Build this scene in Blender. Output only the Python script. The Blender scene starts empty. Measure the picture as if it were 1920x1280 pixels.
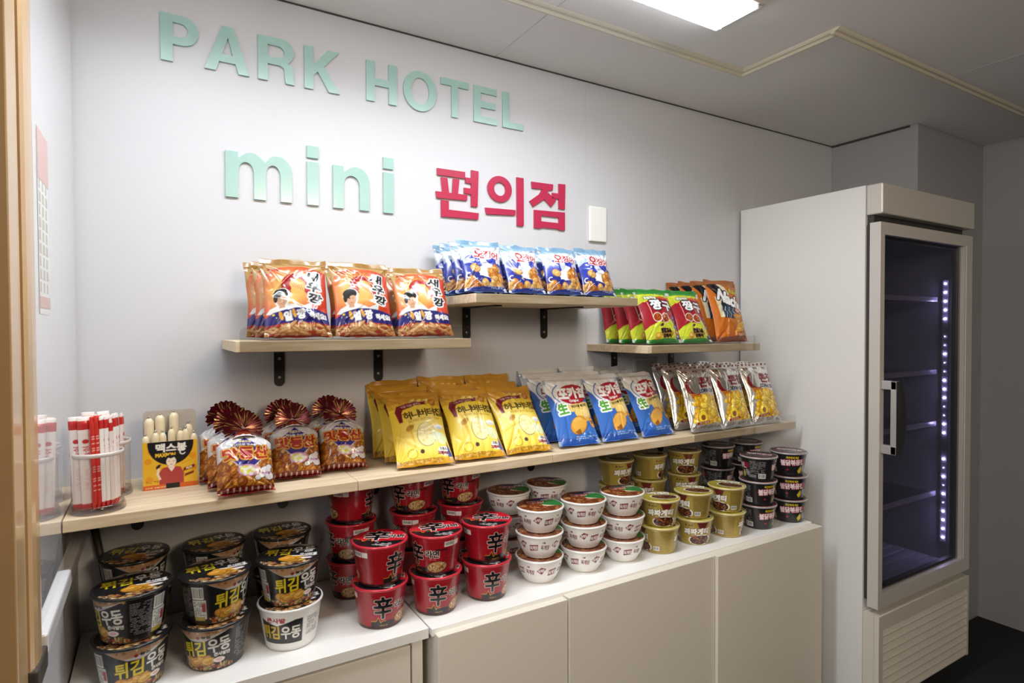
import bpy, bmesh, math, random
import numpy as np
from mathutils import Matrix, Vector, Euler

C = bpy.context.scene.collection
SC = bpy.context.scene
PI = math.pi

# ------------------------------------------------------------------ camera
YAW, PIT, ROL, FPX = 0.540, -0.020, -0.004, 1115.0
_f = Vector((math.sin(YAW)*math.cos(PIT), math.cos(YAW)*math.cos(PIT), math.sin(PIT)))
_r = Vector((math.cos(YAW), -math.sin(YAW), 0.0)); _u = _r.cross(_f)
_r2 = _r*math.cos(ROL)+_u*math.sin(ROL); _u2 = -_r*math.sin(ROL)+_u*math.cos(ROL)
CAM = Vector((0.0, -1.65, 1.383))
cd = bpy.data.cameras.new('camera'); cd.sensor_width = 36.0; cd.lens = FPX/1920*36.0; cd.clip_start = 0.02
cam = bpy.data.objects.new('camera', cd); C.objects.link(cam)
m4 = Matrix((_r2, _u2, -_f)).transposed().to_4x4(); m4.translation = CAM
cam.matrix_world = m4
SC.camera = cam

# ------------------------------------------------------------------ exposure, world, room light
LSW = 0.03
SC.view_settings.view_transform = 'Standard'
SC.view_settings.look = 'None'
SC.view_settings.exposure = 0.0
SC.view_settings.gamma = 1.0
SC.view_settings.use_curve_mapping = False
W = bpy.data.worlds.new('world'); SC.world = W; W.use_nodes = True
W.node_tree.nodes['Background'].inputs[0].default_value = (1.0, 0.90, 0.80, 1)
W.node_tree.nodes['Background'].inputs[1].default_value = LSW
LS = (14.2, 34.0, 24.0)   # ceiling lamp, added left fill, warm lobby lamp
LAMP_POWER = LS[0]
def area(name, loc, rot, sx, sy, power, color):
    l = bpy.data.lights.new(name, 'AREA'); l.shape = 'RECTANGLE'; l.size = sx; l.size_y = sy; l.energy = power; l.color = color
    o = bpy.data.objects.new(name, l); C.objects.link(o); o.location = loc; o.rotation_euler = rot
    return o
# behind the camera: an added fill light on the left, a warm lobby lamp
def aim(loc, to): return (Vector(to)-Vector(loc)).to_track_quat('-Z', 'Y').to_euler()
area('left_fill_light', (-1.30, -2.40, 2.05), aim((-1.30, -2.40, 2.05), (1.3, -0.2, 1.35)), 0.9, 0.9, LS[1], (1.0, 0.965, 0.92))
area('lobby_warm_light', (0.9, -3.0, 2.15), aim((0.9, -3.0, 2.15), (0.2, -0.3, 1.2)), 0.6, 0.6, LS[2], (1.0, 0.79, 0.56))

# ------------------------------------------------------------------ colours and materials
def lin(c):
    c = np.asarray(c, dtype=float)
    return np.where(c <= 0.04045, c/12.92, ((c+0.055)/1.055)**2.4)
def hx(s):
    s = s.lstrip('#'); return np.array([int(s[i:i+2], 16)/255 for i in (0, 2, 4)])
def col4(c):
    if isinstance(c, str): c = hx(c)
    l = lin(c); return (float(l[0]), float(l[1]), float(l[2]), 1.0)
MATS = {}
def mat(name, color='ffffff', rough=0.5, metal=0.0, spec=0.5, coat=0.0, bump=0.0, bscale=200.0, vary=0.03, vscale=6.0, emit=None, estr=0.0, coatr=0.1):
    if name in MATS: return MATS[name]
    m = bpy.data.materials.new(name); m.use_nodes = True; nt = m.node_tree; p = nt.nodes['Principled BSDF']
    p.inputs['Roughness'].default_value = rough; p.inputs['Metallic'].default_value = metal
    p.inputs['Specular IOR Level'].default_value = spec; p.inputs['Coat Weight'].default_value = coat; p.inputs['Coat Roughness'].default_value = coatr
    tc = nt.nodes.new('ShaderNodeTexCoord'); nz = nt.nodes.new('ShaderNodeTexNoise'); nz.inputs['Scale'].default_value = vscale
    nt.links.new(tc.outputs['Object'], nz.inputs['Vector'])
    mx = nt.nodes.new('ShaderNodeMix'); mx.data_type = 'RGBA'
    c = col4(color); mx.inputs[6].default_value = c; mx.inputs[7].default_value = tuple(v*(1-vary*3) for v in c[:3])+(1,)
    nt.links.new(nz.outputs['Fac'], mx.inputs[0]); nt.links.new(mx.outputs[2], p.inputs['Base Color'])
    if bump > 0:
        n2 = nt.nodes.new('ShaderNodeTexNoise'); n2.inputs['Scale'].default_value = bscale; n2.inputs['Detail'].default_value = 3
        nt.links.new(tc.outputs['Object'], n2.inputs['Vector'])
        b = nt.nodes.new('ShaderNodeBump'); b.inputs['Strength'].default_value = bump; b.inputs['Distance'].default_value = 0.002
        nt.links.new(n2.outputs['Fac'], b.inputs['Height']); nt.links.new(b.outputs['Normal'], p.inputs['Normal'])
    if emit is not None:
        p.inputs['Emission Color'].default_value = col4(emit); p.inputs['Emission Strength'].default_value = estr
    MATS[name] = m; return m
def print_mat(name, rough=0.3, spec=0.5, coat=0.0, bump=0.0, bscale=60.0, alpha_metal=False):
    """printed packaging: the ink colours live in the mesh's colour attribute, the foil mask in its alpha"""
    if name in MATS: return MATS[name]
    m = bpy.data.materials.new(name); m.use_nodes = True; nt = m.node_tree; p = nt.nodes['Principled BSDF']
    a = nt.nodes.new('ShaderNodeAttribute'); a.attribute_name = 'ink'
    nt.links.new(a.outputs['Color'], p.inputs['Base Color'])
    if alpha_metal: nt.links.new(a.outputs['Alpha'], p.inputs['Metallic'])
    p.inputs['Roughness'].default_value = rough; p.inputs['Specular IOR Level'].default_value = spec
    p.inputs['Coat Weight'].default_value = coat; p.inputs['Coat Roughness'].default_value = 0.08
    if bump > 0:
        tc = nt.nodes.new('ShaderNodeTexCoord'); n2 = nt.nodes.new('ShaderNodeTexNoise'); n2.inputs['Scale'].default_value = bscale; n2.inputs['Detail'].default_value = 2
        nt.links.new(tc.outputs['Object'], n2.inputs['Vector'])
        b = nt.nodes.new('ShaderNodeBump'); b.inputs['Strength'].default_value = bump; b.inputs['Distance'].default_value = 0.004
        nt.links.new(n2.outputs['Fac'], b.inputs['Height']); nt.links.new(b.outputs['Normal'], p.inputs['Normal'])
        if coat > 0: nt.links.new(b.outputs['Normal'], p.inputs['Coat Normal'])
    MATS[name] = m; return m
def glass_mat(name, tint=(1, 1, 1), ior=1.45, refl=1.0, rough=0.03):
    if name in MATS: return MATS[name]
    m = bpy.data.materials.new(name); m.use_nodes = True; nt = m.node_tree; nt.nodes.clear()
    o = nt.nodes.new('ShaderNodeOutputMaterial'); mx = nt.nodes.new('ShaderNodeMixShader')
    t = nt.nodes.new('ShaderNodeBsdfTransparent'); t.inputs[0].default_value = (*tint, 1)
    g = nt.nodes.new('ShaderNodeBsdfGlossy'); g.inputs['Roughness'].default_value = rough
    lw = nt.nodes.new('ShaderNodeLayerWeight'); pw = nt.nodes.new('ShaderNodeMath'); pw.operation = 'POWER'; pw.inputs[1].default_value = 5.0
    ml = nt.nodes.new('ShaderNodeMath'); ml.operation = 'MULTIPLY_ADD'; r0 = ((ior-1)/(ior+1))**2; ml.inputs[1].default_value = refl*(1-r0); ml.inputs[2].default_value = refl*r0
    nt.links.new(lw.outputs['Facing'], pw.inputs[0]); nt.links.new(pw.outputs[0], ml.inputs[0]); nt.links.new(ml.outputs[0], mx.inputs[0])
    nt.links.new(t.outputs[0], mx.inputs[1]); nt.links.new(g.outputs[0], mx.inputs[2]); nt.links.new(mx.outputs[0], o.inputs[0])
    MATS[name] = m; return m
def wood_mat(name, c1, c2, c3):
    if name in MATS: return MATS[name]
    m = bpy.data.materials.new(name); m.use_nodes = True; nt = m.node_tree; p = nt.nodes['Principled BSDF']
    tc = nt.nodes.new('ShaderNodeTexCoord'); mp = nt.nodes.new('ShaderNodeMapping'); mp.inputs['Scale'].default_value = (2.2, 26, 26)
    nz = nt.nodes.new('ShaderNodeTexNoise'); nz.inputs['Scale'].default_value = 3.0; nz.inputs['Detail'].default_value = 6; nz.inputs['Distortion'].default_value = 0.6
    rp = nt.nodes.new('ShaderNodeValToRGB'); e = rp.color_ramp.elements
    e[0].position = 0.30; e[0].color = col4(c1); e[1].position = 0.72; e[1].color = col4(c2)
    k = e.new(0.5); k.color = col4(c3)
    nt.links.new(tc.outputs['Object'], mp.inputs[0]); nt.links.new(mp.outputs[0], nz.inputs['Vector']); nt.links.new(nz.outputs['Fac'], rp.inputs[0])
    nt.links.new(rp.outputs[0], p.inputs['Base Color']); p.inputs['Roughness'].default_value = 0.55
    MATS[name] = m; return m

# ------------------------------------------------------------------ mesh helpers
def box(bm, x0, x1, y0, y1, z0, z1):
    v = [bm.verts.new(p) for p in ((x0,y0,z0),(x1,y0,z0),(x1,y1,z0),(x0,y1,z0),(x0,y0,z1),(x1,y0,z1),(x1,y1,z1),(x0,y1,z1))]
    for f in ((3,2,1,0),(4,5,6,7),(0,1,5,4),(1,2,6,5),(2,3,7,6),(3,0,4,7)): bm.faces.new([v[i] for i in f])
    return v
def prism(bm, pts, fn, d0, d1):
    """extrude the 2D outline pts from d0 to d1; fn(a,b,d) -> xyz"""
    a = [bm.verts.new(fn(p[0], p[1], d0)) for p in pts]; b = [bm.verts.new(fn(p[0], p[1], d1)) for p in pts]
    n = len(pts); bm.faces.new(a[::-1]); bm.faces.new(b)
    for i in range(n): bm.faces.new((a[i], a[(i+1) % n], b[(i+1) % n], b[i]))
def lathe(bm, prof, seg=32, cap=True):
    rings = []
    for r, z in prof: rings.append([bm.verts.new((r*math.cos(2*PI*i/seg), r*math.sin(2*PI*i/seg), z)) for i in range(seg)])
    for a, b in zip(rings[:-1], rings[1:]):
        for i in range(seg): bm.faces.new((a[i], a[(i+1) % seg], b[(i+1) % seg], b[i]))
    if cap: bm.faces.new(rings[0][::-1]); bm.faces.new(rings[-1])
def tube(bm, p0, p1, r, seg=10):
    p0, p1 = Vector(p0), Vector(p1); d = (p1-p0).normalized(); q = d.to_track_quat('Z', 'Y'); L = (p1-p0).length
    s = len(bm.verts); lathe(bm, [(r, 0), (r, L)], seg); bm.verts.ensure_lookup_table()
    for v in bm.verts[s:]: v.co = q @ v.co + p0
def build(name, bm, m, parent=None, bevel=0.0, seg=2, smooth=False, loc=None):
    bmesh.ops.recalc_face_normals(bm, faces=bm.faces)
    if bevel > 0:
        bmesh.ops.bevel(bm, geom=[e for e in bm.edges if len(e.link_faces) == 2 and e.calc_face_angle(0) > 0.5], offset=bevel, segments=seg, affect='EDGES', profile=0.5)
    me = bpy.data.meshes.new(name); bm.to_mesh(me); bm.free()
    me.materials.append(m)
    if smooth:
        for p in me.polygons: p.use_smooth = True
    o = bpy.data.objects.new(name, me); C.objects.link(o)
    if parent: o.parent = parent
    if loc: o.location = loc
    return o
def bx(name, dims, m, parent=None, bevel=0.0, seg=2):
    bm = bmesh.new(); box(bm, *dims); return build(name, bm, m, parent, bevel, seg)
def tag(o, label, cat, group=None):
    o['label'] = label; o['category'] = cat
    if group: o['group'] = group
    return o
def thing(name, label, cat, loc=(0, 0, 0), rot=(0, 0, 0), group=None):
    o = bpy.data.objects.new(name, None); o.empty_display_size = 0.05; C.objects.link(o); o.location = loc; o.rotation_euler = rot
    return tag(o, label, cat, group)
def struct(o): o['kind'] = 'structure'; return o
def dup(root, loc, rot, label, group=None):
    r = root.copy(); C.objects.link(r); r.location = loc; r.rotation_euler = rot; r['label'] = label
    if group: r['group'] = group
    for ch in list(root.children):
        c = ch.copy(); C.objects.link(c); c.parent = r
        for g in list(ch.children):
            d = g.copy(); C.objects.link(d); d.parent = c
    return r
def pobj(name, me, m, parent=None):
    me.materials.append(m); o = bpy.data.objects.new(name, me); C.objects.link(o)
    if parent: o.parent = parent
    return o
def grid_mesh(name, P, K=None, closed=False):
    """mesh of a grid of points P[row, col] with ink colours K[row, col, 4]"""
    h, w, _ = P.shape
    idx = np.arange(h*w).reshape(h, w)
    nxt = np.roll(idx, -1, axis=1) if closed else idx[:, 1:]
    a = idx if closed else idx[:, :-1]
    F = np.stack([a[:-1], nxt[:-1], nxt[1:], a[1:]], axis=-1).reshape(-1, 4)
    return raw_mesh(name, P.reshape(-1, 3), F, None if K is None else K.reshape(-1, 4))
def raw_mesh(name, V, F, K=None):
    me = bpy.data.meshes.new(name)
    me.vertices.add(len(V)); me.vertices.foreach_set('co', np.ascontiguousarray(V, dtype=np.float32).ravel())
    me.loops.add(F.size); me.loops.foreach_set('vertex_index', np.ascontiguousarray(F, dtype=np.int32).ravel())
    me.polygons.add(len(F)); me.polygons.foreach_set('loop_start', np.arange(0, F.size, 4, dtype=np.int32))
    me.polygons.foreach_set('use_smooth', np.ones(len(F), dtype=bool))
    me.update(calc_edges=True); me.validate()
    if K is not None:
        at = me.color_attributes.new('ink', 'FLOAT_COLOR', 'POINT'); at.data.foreach_set('color', np.ascontiguousarray(K, dtype=np.float32).ravel())
    return me
def merge_grids(name, parts):
    Vs, Fs, Ks, n = [], [], [], 0
    for P, K, closed in parts:
        h, w, _ = P.shape; idx = np.arange(h*w).reshape(h, w)+n
        nxt = np.roll(idx, -1, axis=1) if closed else idx[:, 1:]; a = idx if closed else idx[:, :-1]
        Fs.append(np.stack([a[:-1], nxt[:-1], nxt[1:], a[1:]], axis=-1).reshape(-1, 4)); Vs.append(P.reshape(-1, 3)); Ks.append(K.reshape(-1, 4)); n += h*w
    return raw_mesh(name, np.concatenate(Vs), np.concatenate(Fs), np.concatenate(Ks))

# ------------------------------------------------------------------ print art: a small rasteriser for packaging graphics
_GL = {}
def glyphs(s):
    if s in _GL: return _GL[s]
    cu = bpy.data.curves.new('t', 'FONT'); cu.body = s; cu.size = 1.0; cu.resolution_u = 3
    o = bpy.data.objects.new('t', cu); C.objects.link(o)
    dg = bpy.context.evaluated_depsgraph_get(); dg.update()
    me = o.evaluated_get(dg).to_mesh(); me.calc_loop_triangles()
    V = np.array([v.co[:2] for v in me.vertices]); T = np.array([t.vertices[:] for t in me.loop_triangles])
    bpy.data.objects.remove(o); bpy.data.curves.remove(cu)
    V = V-V.min(0); _GL[s] = (V, T, V.max(0)); return _GL[s]
class Art:
    """height is 1 unit, width is asp units, y up"""
    def __init__(s, gw, gh, asp, bg, ss=4, wrap=False):
        s.gw, s.gh, s.ss, s.asp, s.wrap = gw, gh, ss, asp, wrap
        s.w, s.h = gw*ss, gh*ss; s.a = np.empty((s.h, s.w, 4)); s.a[:] = np.append(s.c(bg), 0.0)
        s.X, s.Y = np.meshgrid((np.arange(s.w)+0.5)/s.w*asp, (np.arange(s.h)+0.5)/s.h)
    def c(s, c): return hx(c) if isinstance(c, str) else np.asarray(c, float)
    def put(s, mask, c, metal=0.0, al=1.0):
        v = np.append(s.c(c), metal)
        s.a[mask] = s.a[mask]*(1-al)+v*al
    def poly(s, pts, c, metal=0.0, al=1.0):
        p = np.asarray(pts, float); x0, y0 = p.min(0); x1, y1 = p.max(0)
        i0, i1 = max(0, int(x0/s.asp*s.w)-1), min(s.w, int(x1/s.asp*s.w)+2); j0, j1 = max(0, int(y0*s.h)-1), min(s.h, int(y1*s.h)+2)
        if i1 <= i0 or j1 <= j0: return
        X, Y = s.X[j0:j1, i0:i1], s.Y[j0:j1, i0:i1]; ins = np.zeros(X.shape, bool)
        for (ax, ay), (bx_, by) in zip(p, np.roll(p, -1, axis=0)):
            if ay == by: continue
            ins ^= ((ay > Y) != (by > Y)) & (X < (bx_-ax)*(Y-ay)/(by-ay)+ax)
        v = np.append(s.c(c), metal); sub = s.a[j0:j1, i0:i1]; sub[ins] = sub[ins]*(1-al)+v*al
    def rect(s, x0, y0, x1, y1, c, metal=0.0, al=1.0): s.poly(((x0, y0), (x1, y0), (x1, y1), (x0, y1)), c, metal, al)
    def ell(s, cx, cy, rx, ry, c, rot=0.0, metal=0.0, al=1.0):
        R = max(rx, ry)*1.05
        i0, i1 = max(0, int((cx-R)/s.asp*s.w)-1), min(s.w, int((cx+R)/s.asp*s.w)+2); j0, j1 = max(0, int((cy-R)*s.h)-1), min(s.h, int((cy+R)*s.h)+2)
        if i1 <= i0 or j1 <= j0: return
        X, Y = s.X[j0:j1, i0:i1]-cx, s.Y[j0:j1, i0:i1]-cy; cr, sr = math.cos(rot), math.sin(rot)
        ins = ((X*cr+Y*sr)/rx)**2+((-X*sr+Y*cr)/ry)**2 <= 1
        v = np.append(s.c(c), metal); sub = s.a[j0:j1, i0:i1]; sub[ins] = sub[ins]*(1-al)+v*al
    def line(s, pts, wd, c, metal=0.0):
        for (ax, ay), (bx_, by) in zip(pts[:-1], pts[1:]):
            dx, dy = bx_-ax, by-ay; L = math.hypot(dx, dy) or 1e-6; nx, ny = -dy/L*wd/2, dx/L*wd/2
            s.poly(((ax+nx, ay+ny), (bx_+nx, by+ny), (bx_-nx, by-ny), (ax-nx, ay-ny)), c, metal)
            s.ell(bx_, by, wd/2, wd/2, c, metal=metal)
    def text(s, t, cx, cy, h, c, w=None, rot=0.0, bold=0.0, out=None, shear=0.0, out2=None):
        """text t centred on cx,cy, letter height h, stretched to width w; bold and outlines in units"""
        V, T, ext = glyphs(t)
        sy = h/ext[1]; sx = (w/ext[0]) if w else sy
        x = (V[:, 0]-ext[0]/2)*sx; y = (V[:, 1]-ext[1]/2)*sy; x = x+y*shear
        cr, sr = math.cos(rot), math.sin(rot)
        px = (cx+x*cr-y*sr)/s.asp*s.w; py = (cy+x*sr+y*cr)*s.h
        pad = int(max([bold]+[o[1] for o in (out, out2) if o])*s.h)+4
        i0, j0 = int(px.min())-pad, int(py.min())-pad; i1, j1 = int(px.max())+pad, int(py.max())+pad
        M = np.zeros((j1-j0, i1-i0), bool)
        for tri in T:
            ax, ay = px[tri[0]]-i0, py[tri[0]]-j0; bx_, by = px[tri[1]]-i0, py[tri[1]]-j0; cx_, cy_ = px[tri[2]]-i0, py[tri[2]]-j0
            a0, a1 = int(min(ax, bx_, cx_)), int(max(ax, bx_, cx_))+1; b0, b1 = int(min(ay, by, cy_)), int(max(ay, by, cy_))+1
            X, Y = np.meshgrid(np.arange(a0, a1)+.5, np.arange(b0, b1)+.5)
            d = (bx_-ax)*(cy_-ay)-(by-ay)*(cx_-ax)
            if abs(d) < 1e-9: continue
            u = ((X-ax)*(cy_-ay)-(Y-ay)*(cx_-ax))/d; v = ((bx_-ax)*(Y-ay)-(by-ay)*(X-ax))/d
            M[b0:b1, a0:a1] |= (u >= -0.02) & (v >= -0.02) & (u+v <= 1.02)
        def dil(M, r):
            if r <= 0.4: return M
            out_ = M.copy(); n = int(math.ceil(r))
            for dy in range(-n, n+1):
                for dx in range(-n, n+1):
                    if dx*dx+dy*dy <= r*r+0.3: out_ |= np.roll(np.roll(M, dy, 0), dx, 1)
            return out_
        B = dil(M, bold*s.h)
        lay = []
        if out2: lay.append((dil(B, out2[1]*s.h), out2[0]))
        if out: lay.append((dil(B, out[1]*s.h), out[0]))
        lay.append((B, c))
        for mk, cc in lay:
            jj, ii = np.nonzero(mk); jj = jj+j0; ii = ii+i0
            if s.wrap: ii = ii % s.w
            ok = (jj >= 0) & (jj < s.h) & (ii >= 0) & (ii < s.w); s.a[jj[ok], ii[ok]] = np.append(s.c(cc), 0.0)
    def pile(s, fn, n, r0, r1, cols, seed, ratio=(0.6, 1.0), dark='5a2c08', asp_r=1.0):
        """scattered snack pieces: dark edge, body, light top; fn(rng) gives a centre"""
        g = random.Random(seed)
        for i in range(n):
            x, y = fn(g); r = g.uniform(r0, r1); q = g.uniform(*ratio); a = g.uniform(0, PI); c = s.c(g.choice(cols))
            s.ell(x, y, r*1.1, r*q*1.12, c*0.62+s.c(dark)*0.12, a); s.ell(x-r*.06, y+r*.08, r*.93, r*q*.9, c, a)
            s.ell(x+r*.1, y-r*.05, r*.6, r*q*.5, c*0.86, a); s.ell(x-r*.22, y+r*.22, r*.42, r*q*.30, c*0.68+0.32*np.array([1, .93, .7]), a)
    def grain(s, amt, seed=1):
        g = np.random.default_rng(seed); s.a[..., :3] = np.clip(s.a[..., :3]+g.normal(0, amt, s.a.shape[:2])[..., None], 0, 1)
    def fine(s, x0, y0, x1, y1, c, rows, seed=0, fill=0.75):
        """block of unreadable small print as short dashes"""
        g = random.Random(seed); dh = (y1-y0)/rows
        for r in range(rows):
            y = y0+dh*(r+.25); x = x0
            while x < x1-0.01:
                L = g.uniform(.015, .06)
                if g.random() < fill: s.rect(x, y, min(x+L, x1), y+dh*.5, c)
                x += L+.012
    def bars(s, x0, y0, x1, y1, seed=3):
        s.rect(x0, y0, x1, y1, 'f2f2ee'); g = random.Random(seed); x = x0+.01; n = 0
        while x < x1-.01:
            w_ = g.choice((.004, .007, .011)); s.rect(x, y0+.03, min(x+w_, x1-.01), y1-.02, '1c1c1c'); x += w_+g.choice((.005, .008))
    def out(s, dens=1.0):
        A = s.a.copy(); A[..., :3] = lin(A[..., :3])*dens
        return A.reshape(s.gh, s.ss, s.gw, s.ss, 4).mean(axis=(1, 3))
def solid(shape, c, metal=0.0):
    K = np.empty(shape+(4,)); K[:] = np.append(lin(hx(c) if isinstance(c, str) else c), metal); return K

# ================================================================== the setting
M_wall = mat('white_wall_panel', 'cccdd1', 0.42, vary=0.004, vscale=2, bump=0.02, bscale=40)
M_ceil = mat('ceiling_paper', 'f3f2ef', 0.85, vary=0.01, bump=0.12, bscale=420)
M_floor = mat('black_carpet', '1b1c1d', 0.95, vary=0.1, bump=0.6, bscale=500)
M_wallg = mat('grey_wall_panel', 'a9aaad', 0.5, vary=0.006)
M_trim = mat('cream_moulding', 'd9d2bd', 0.45, vary=0.02)
M_gap = mat('dark_gap', '4d4844', 0.9)
M_seam = mat('panel_seam', 'c9c9cc', 0.6)
ZC = 2.243
XL, XR, XCOL, YCOL = -0.157, 3.368, 2.757, -0.372
struct(bx('floor', (XL-1.2, XR+0.1, -4.6, 0.1, -0.1, 0.0), M_floor))
struct(bx('ceiling', (XL-1.2, XR+0.1, -2.3, 0.1, ZC, ZC+0.1), M_ceil))
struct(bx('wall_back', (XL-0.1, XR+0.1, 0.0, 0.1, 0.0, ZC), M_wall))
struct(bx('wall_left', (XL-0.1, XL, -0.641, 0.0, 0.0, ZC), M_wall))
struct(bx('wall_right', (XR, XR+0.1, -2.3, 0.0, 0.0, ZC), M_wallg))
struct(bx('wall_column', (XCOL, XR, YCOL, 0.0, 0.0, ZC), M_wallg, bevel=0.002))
for n, (x, y) in enumerate(((1.291, 0), (2.189, 0))):
    struct(bx('trim_%d' % (n+1), (x-0.0012, x+0.0012, -0.0008, 0.0005, 1.0, ZC), M_seam))
struct(bx('trim_3', (XL, XCOL, -0.003, 0.001, ZC-0.0035, ZC), M_gap))
struct(bx('trim_4', (XCOL-0.004, XCOL+0.001, YCOL+0.03, -0.004, ZC-0.009, ZC), M_gap))
for n, x in enumerate((0.93, 2.35)):
    struct(bx('trim_%d' % (5+n), (x-0.001, x+0.001, -2.3, -0.66 if n else -0.005, ZC-0.0008, ZC+0.001), M_seam))
def moulding(name, p, q, side):
    """stepped cream cover strip on the ceiling from p to q"""
    (x0, y0), (x1, y1) = p, q; bm = bmesh.new(); L = math.hypot(x1-x0, y1-y0); ux, uy = (x1-x0)/L, (y1-y0)/L; nx, ny = -uy*side, ux*side
    prof = [(0, 0), (0, -0.014), (0.008, -0.016), (0.012, -0.009), (0.020, -0.008), (0.024, -0.004), (0.026, 0)]
    prism(bm, prof, lambda a, b, d: (x0+ux*d+nx*a, y0+uy*d+ny*a, ZC+b), 0, L)
    return struct(build(name, bm, M_trim))
moulding('trim_7', (XL, -0.315), (1.706, -0.315), -1)
moulding('trim_8', (1.706, -0.315), (1.706, -0.640), -1)
moulding('trim_9', (1.680, -0.640), (XR, -0.640), -1)

# door casing at the left edge of the picture
M_gold = mat('gold_door_frame', 'd4b184', 0.28, coat=0.5, vary=0.05, vscale=9)
M_brown = mat('dark_brown_door', '33261b', 0.5, vary=0.08)
struct(bx('trim_10', (XL-0.1, XL+0.006, -0.712, -0.650, 0.0, ZC), M_gold, bevel=0.002))
struct(bx('trim_11', (XL-0.1, XL+0.002, -0.650, -0.642, 0.0, ZC), mat('frame_groove', '5a4228', 0.6)))
struct(bx('door_1', (XL-0.075, XL-0.035, -0.98, -0.712, 0.0, ZC), M_brown))

# glossy white board in a gold edge on the left wall
M_board = mat('gloss_white_board', 'eef0f4', 0.06, spec=0.6, coat=1.0, vary=0.003, coatr=0.03)
t = thing('whiteboard', 'glossy white wall board with a rounded gold edge strip on the left wall', 'board', (XL, -0.3, 0.93))
def at0(o, root): o.location = -Vector(root.location); return o
at0(bx('panel', (XL, XL+0.005, -0.558, -0.010, 0.940, 2.235), M_board, t, 0.002), t)
bm = bmesh.new(); prism(bm, [(-0.640, 0), (-0.640, 0.007), (-0.632, 0.0105), (-0.615, 0.0125), (-0.590, 0.0125), (-0.570, 0.0105), (-0.560, 0.006), (-0.558, 0)], lambda a, b, d: (XL+b, a, d), 0.925, ZC-0.002)
at0(build('edge_strip', bm, M_gold, t), t)
at0(bx('strip_cap', (XL, XL+0.016, -0.640, -0.560, 0.893, 0.926), mat('grey_plastic_cap', '4b4642', 0.4), t, 0.004, 3), t)
M_alu = mat('white_aluminium', 'e8e8ea', 0.3, metal=0.1)
bm = bmesh.new(); box(bm, XL, XL+0.016, -0.557, -0.006, 0.908, 0.940)
at0(build('bottom_rail', bm, M_alu, t, 0.004), t)
t = thing('wall_notice', 'faint price list sheet with a red head stuck on the glossy left board', 'notice', (XL+0.0053, -0.42, 1.56))
nb = bmesh.new(); box(nb, 0, 0.0008, -0.075, 0.025, -0.15, 0.14)
build('sheet', nb, mat('notice_paper', 'e6e6e4', 0.5), t)
bx('red_heading', (0.0008, 0.0012, -0.075, 0.025, 0.06, 0.138), mat('notice_red', 'd8b9b5', 0.5), t)
bx('red_footer', (0.0008, 0.0012, -0.075, 0.025, -0.14, -0.122), mat('notice_red', 'd8b9b5', 0.5), t)
nb = bmesh.new()
for r in range(9):
    for c_ in range(3): box(nb, 0.0008, 0.0011, -0.070+c_*0.032, -0.058+c_*0.032+0.006*(r % 2), 0.045-r*0.02, 0.060-r*0.02)
build('printed_lines', nb, mat('notice_ink', 'c4c5bf', 0.6), t)['kind'] = 'stuff'
# slim dark tube drawn diagonally under the lowest shelf
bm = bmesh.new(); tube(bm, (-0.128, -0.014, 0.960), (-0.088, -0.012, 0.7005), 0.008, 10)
tag(build('diagonal_tube', bm, mat('dark_tube', '3d3833', 0.5), None, smooth=True), 'thin dark diagonal tube along the back wall under the left end of the lowest shelf', 'rod')

# ceiling lamp
t = thing('ceiling_lamp', 'long bright white panel lamp under the ceiling', 'ceiling lamp', (0.5, -0.565, ZC))
at0(bx('housing', (-0.36, 1.372, -0.650, -0.505, ZC-0.020, ZC), mat('lamp_housing', 'b9b4ad', 0.4), t, 0.002), t)
at0(bx('diffuser', (-0.345, 1.345, -0.642, -0.513, ZC-0.034, ZC-0.020), mat('lamp_diffuser', 'ffffff', 0.4, emit='f2f7ff', estr=10.0), t), t)
ll = area('lamp_tube_light', (0, -0.0125, -0.0355), (0, 0, 0), 1.68, 0.125, LAMP_POWER, (0.90, 0.955, 1.0)); ll.data.spread = math.radians(158); ll.parent = t
for y in (-0.520, -0.640):
    b = bmesh.new(); tube(b, (1.352, y, ZC-0.032), (1.352, y, ZC-0.02), 0.005, 8); at0(build('screw', b, M_alu, t), t)

# ================================================================== wall letters
M_mint = mat('pearl_mint_acrylic', 'a3c9c1', 0.28, coat=0.4, vary=0.03, vscale=30, bump=0.05, bscale=60)
M_red = mat('crimson_acrylic', 'b92f50', 0.3, coat=0.3, vary=0.02)
def arc(cx, cy, rx, ry, a0, a1, n=14): return [(cx+rx*math.cos(math.radians(a0+(a1-a0)*i/n)), cy+ry*math.sin(math.radians(a0+(a1-a0)*i/n))) for i in range(n+1)]
def letter(name, splines, x, z, m, label, thick=0.0065):
    cu = bpy.data.curves.new(name, 'CURVE'); cu.dimensions = '2D'; cu.fill_mode = 'BOTH'; cu.extrude = thick/2
    for pts in splines:
        sp = cu.splines.new('POLY'); sp.points.add(len(pts)-1); sp.use_cyclic_u = True
        for p, (a, b) in zip(sp.points, pts): p.co = (a, b, 0, 1)
    o = bpy.data.objects.new('t', cu); C.objects.link(o); dg = bpy.context.evaluated_depsgraph_get(); dg.update()
    me = bpy.data.meshes.new_from_object(o.evaluated_get(dg)); bpy.data.objects.remove(o); bpy.data.curves.remove(cu)
    for v in me.vertices: v.co = Vector((v.co.x, -v.co.z, v.co.y))
    me.name = name; me.materials.clear(); me.materials.append(m)
    for p in me.polygons: p.use_smooth = False; p.material_index = 0
    r = bpy.data.objects.new(name, me); C.objects.link(r); r.location = (x, -thick/2, z)
    tag(r, label, 'sign letter', 'raised letters of the wall sign'); return r
Hc = 0.1120
P_ = [[(0, 0), (.0255, 0), (.0255, .0415)]+arc(.045, .0767, .0352, .0352, -90, 90)+[(0, .1119)], [(.0255, .060)]+arc(.041, .0766, .0168, .0168, -90, 90)+[(.0255, .0934)]]
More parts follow.
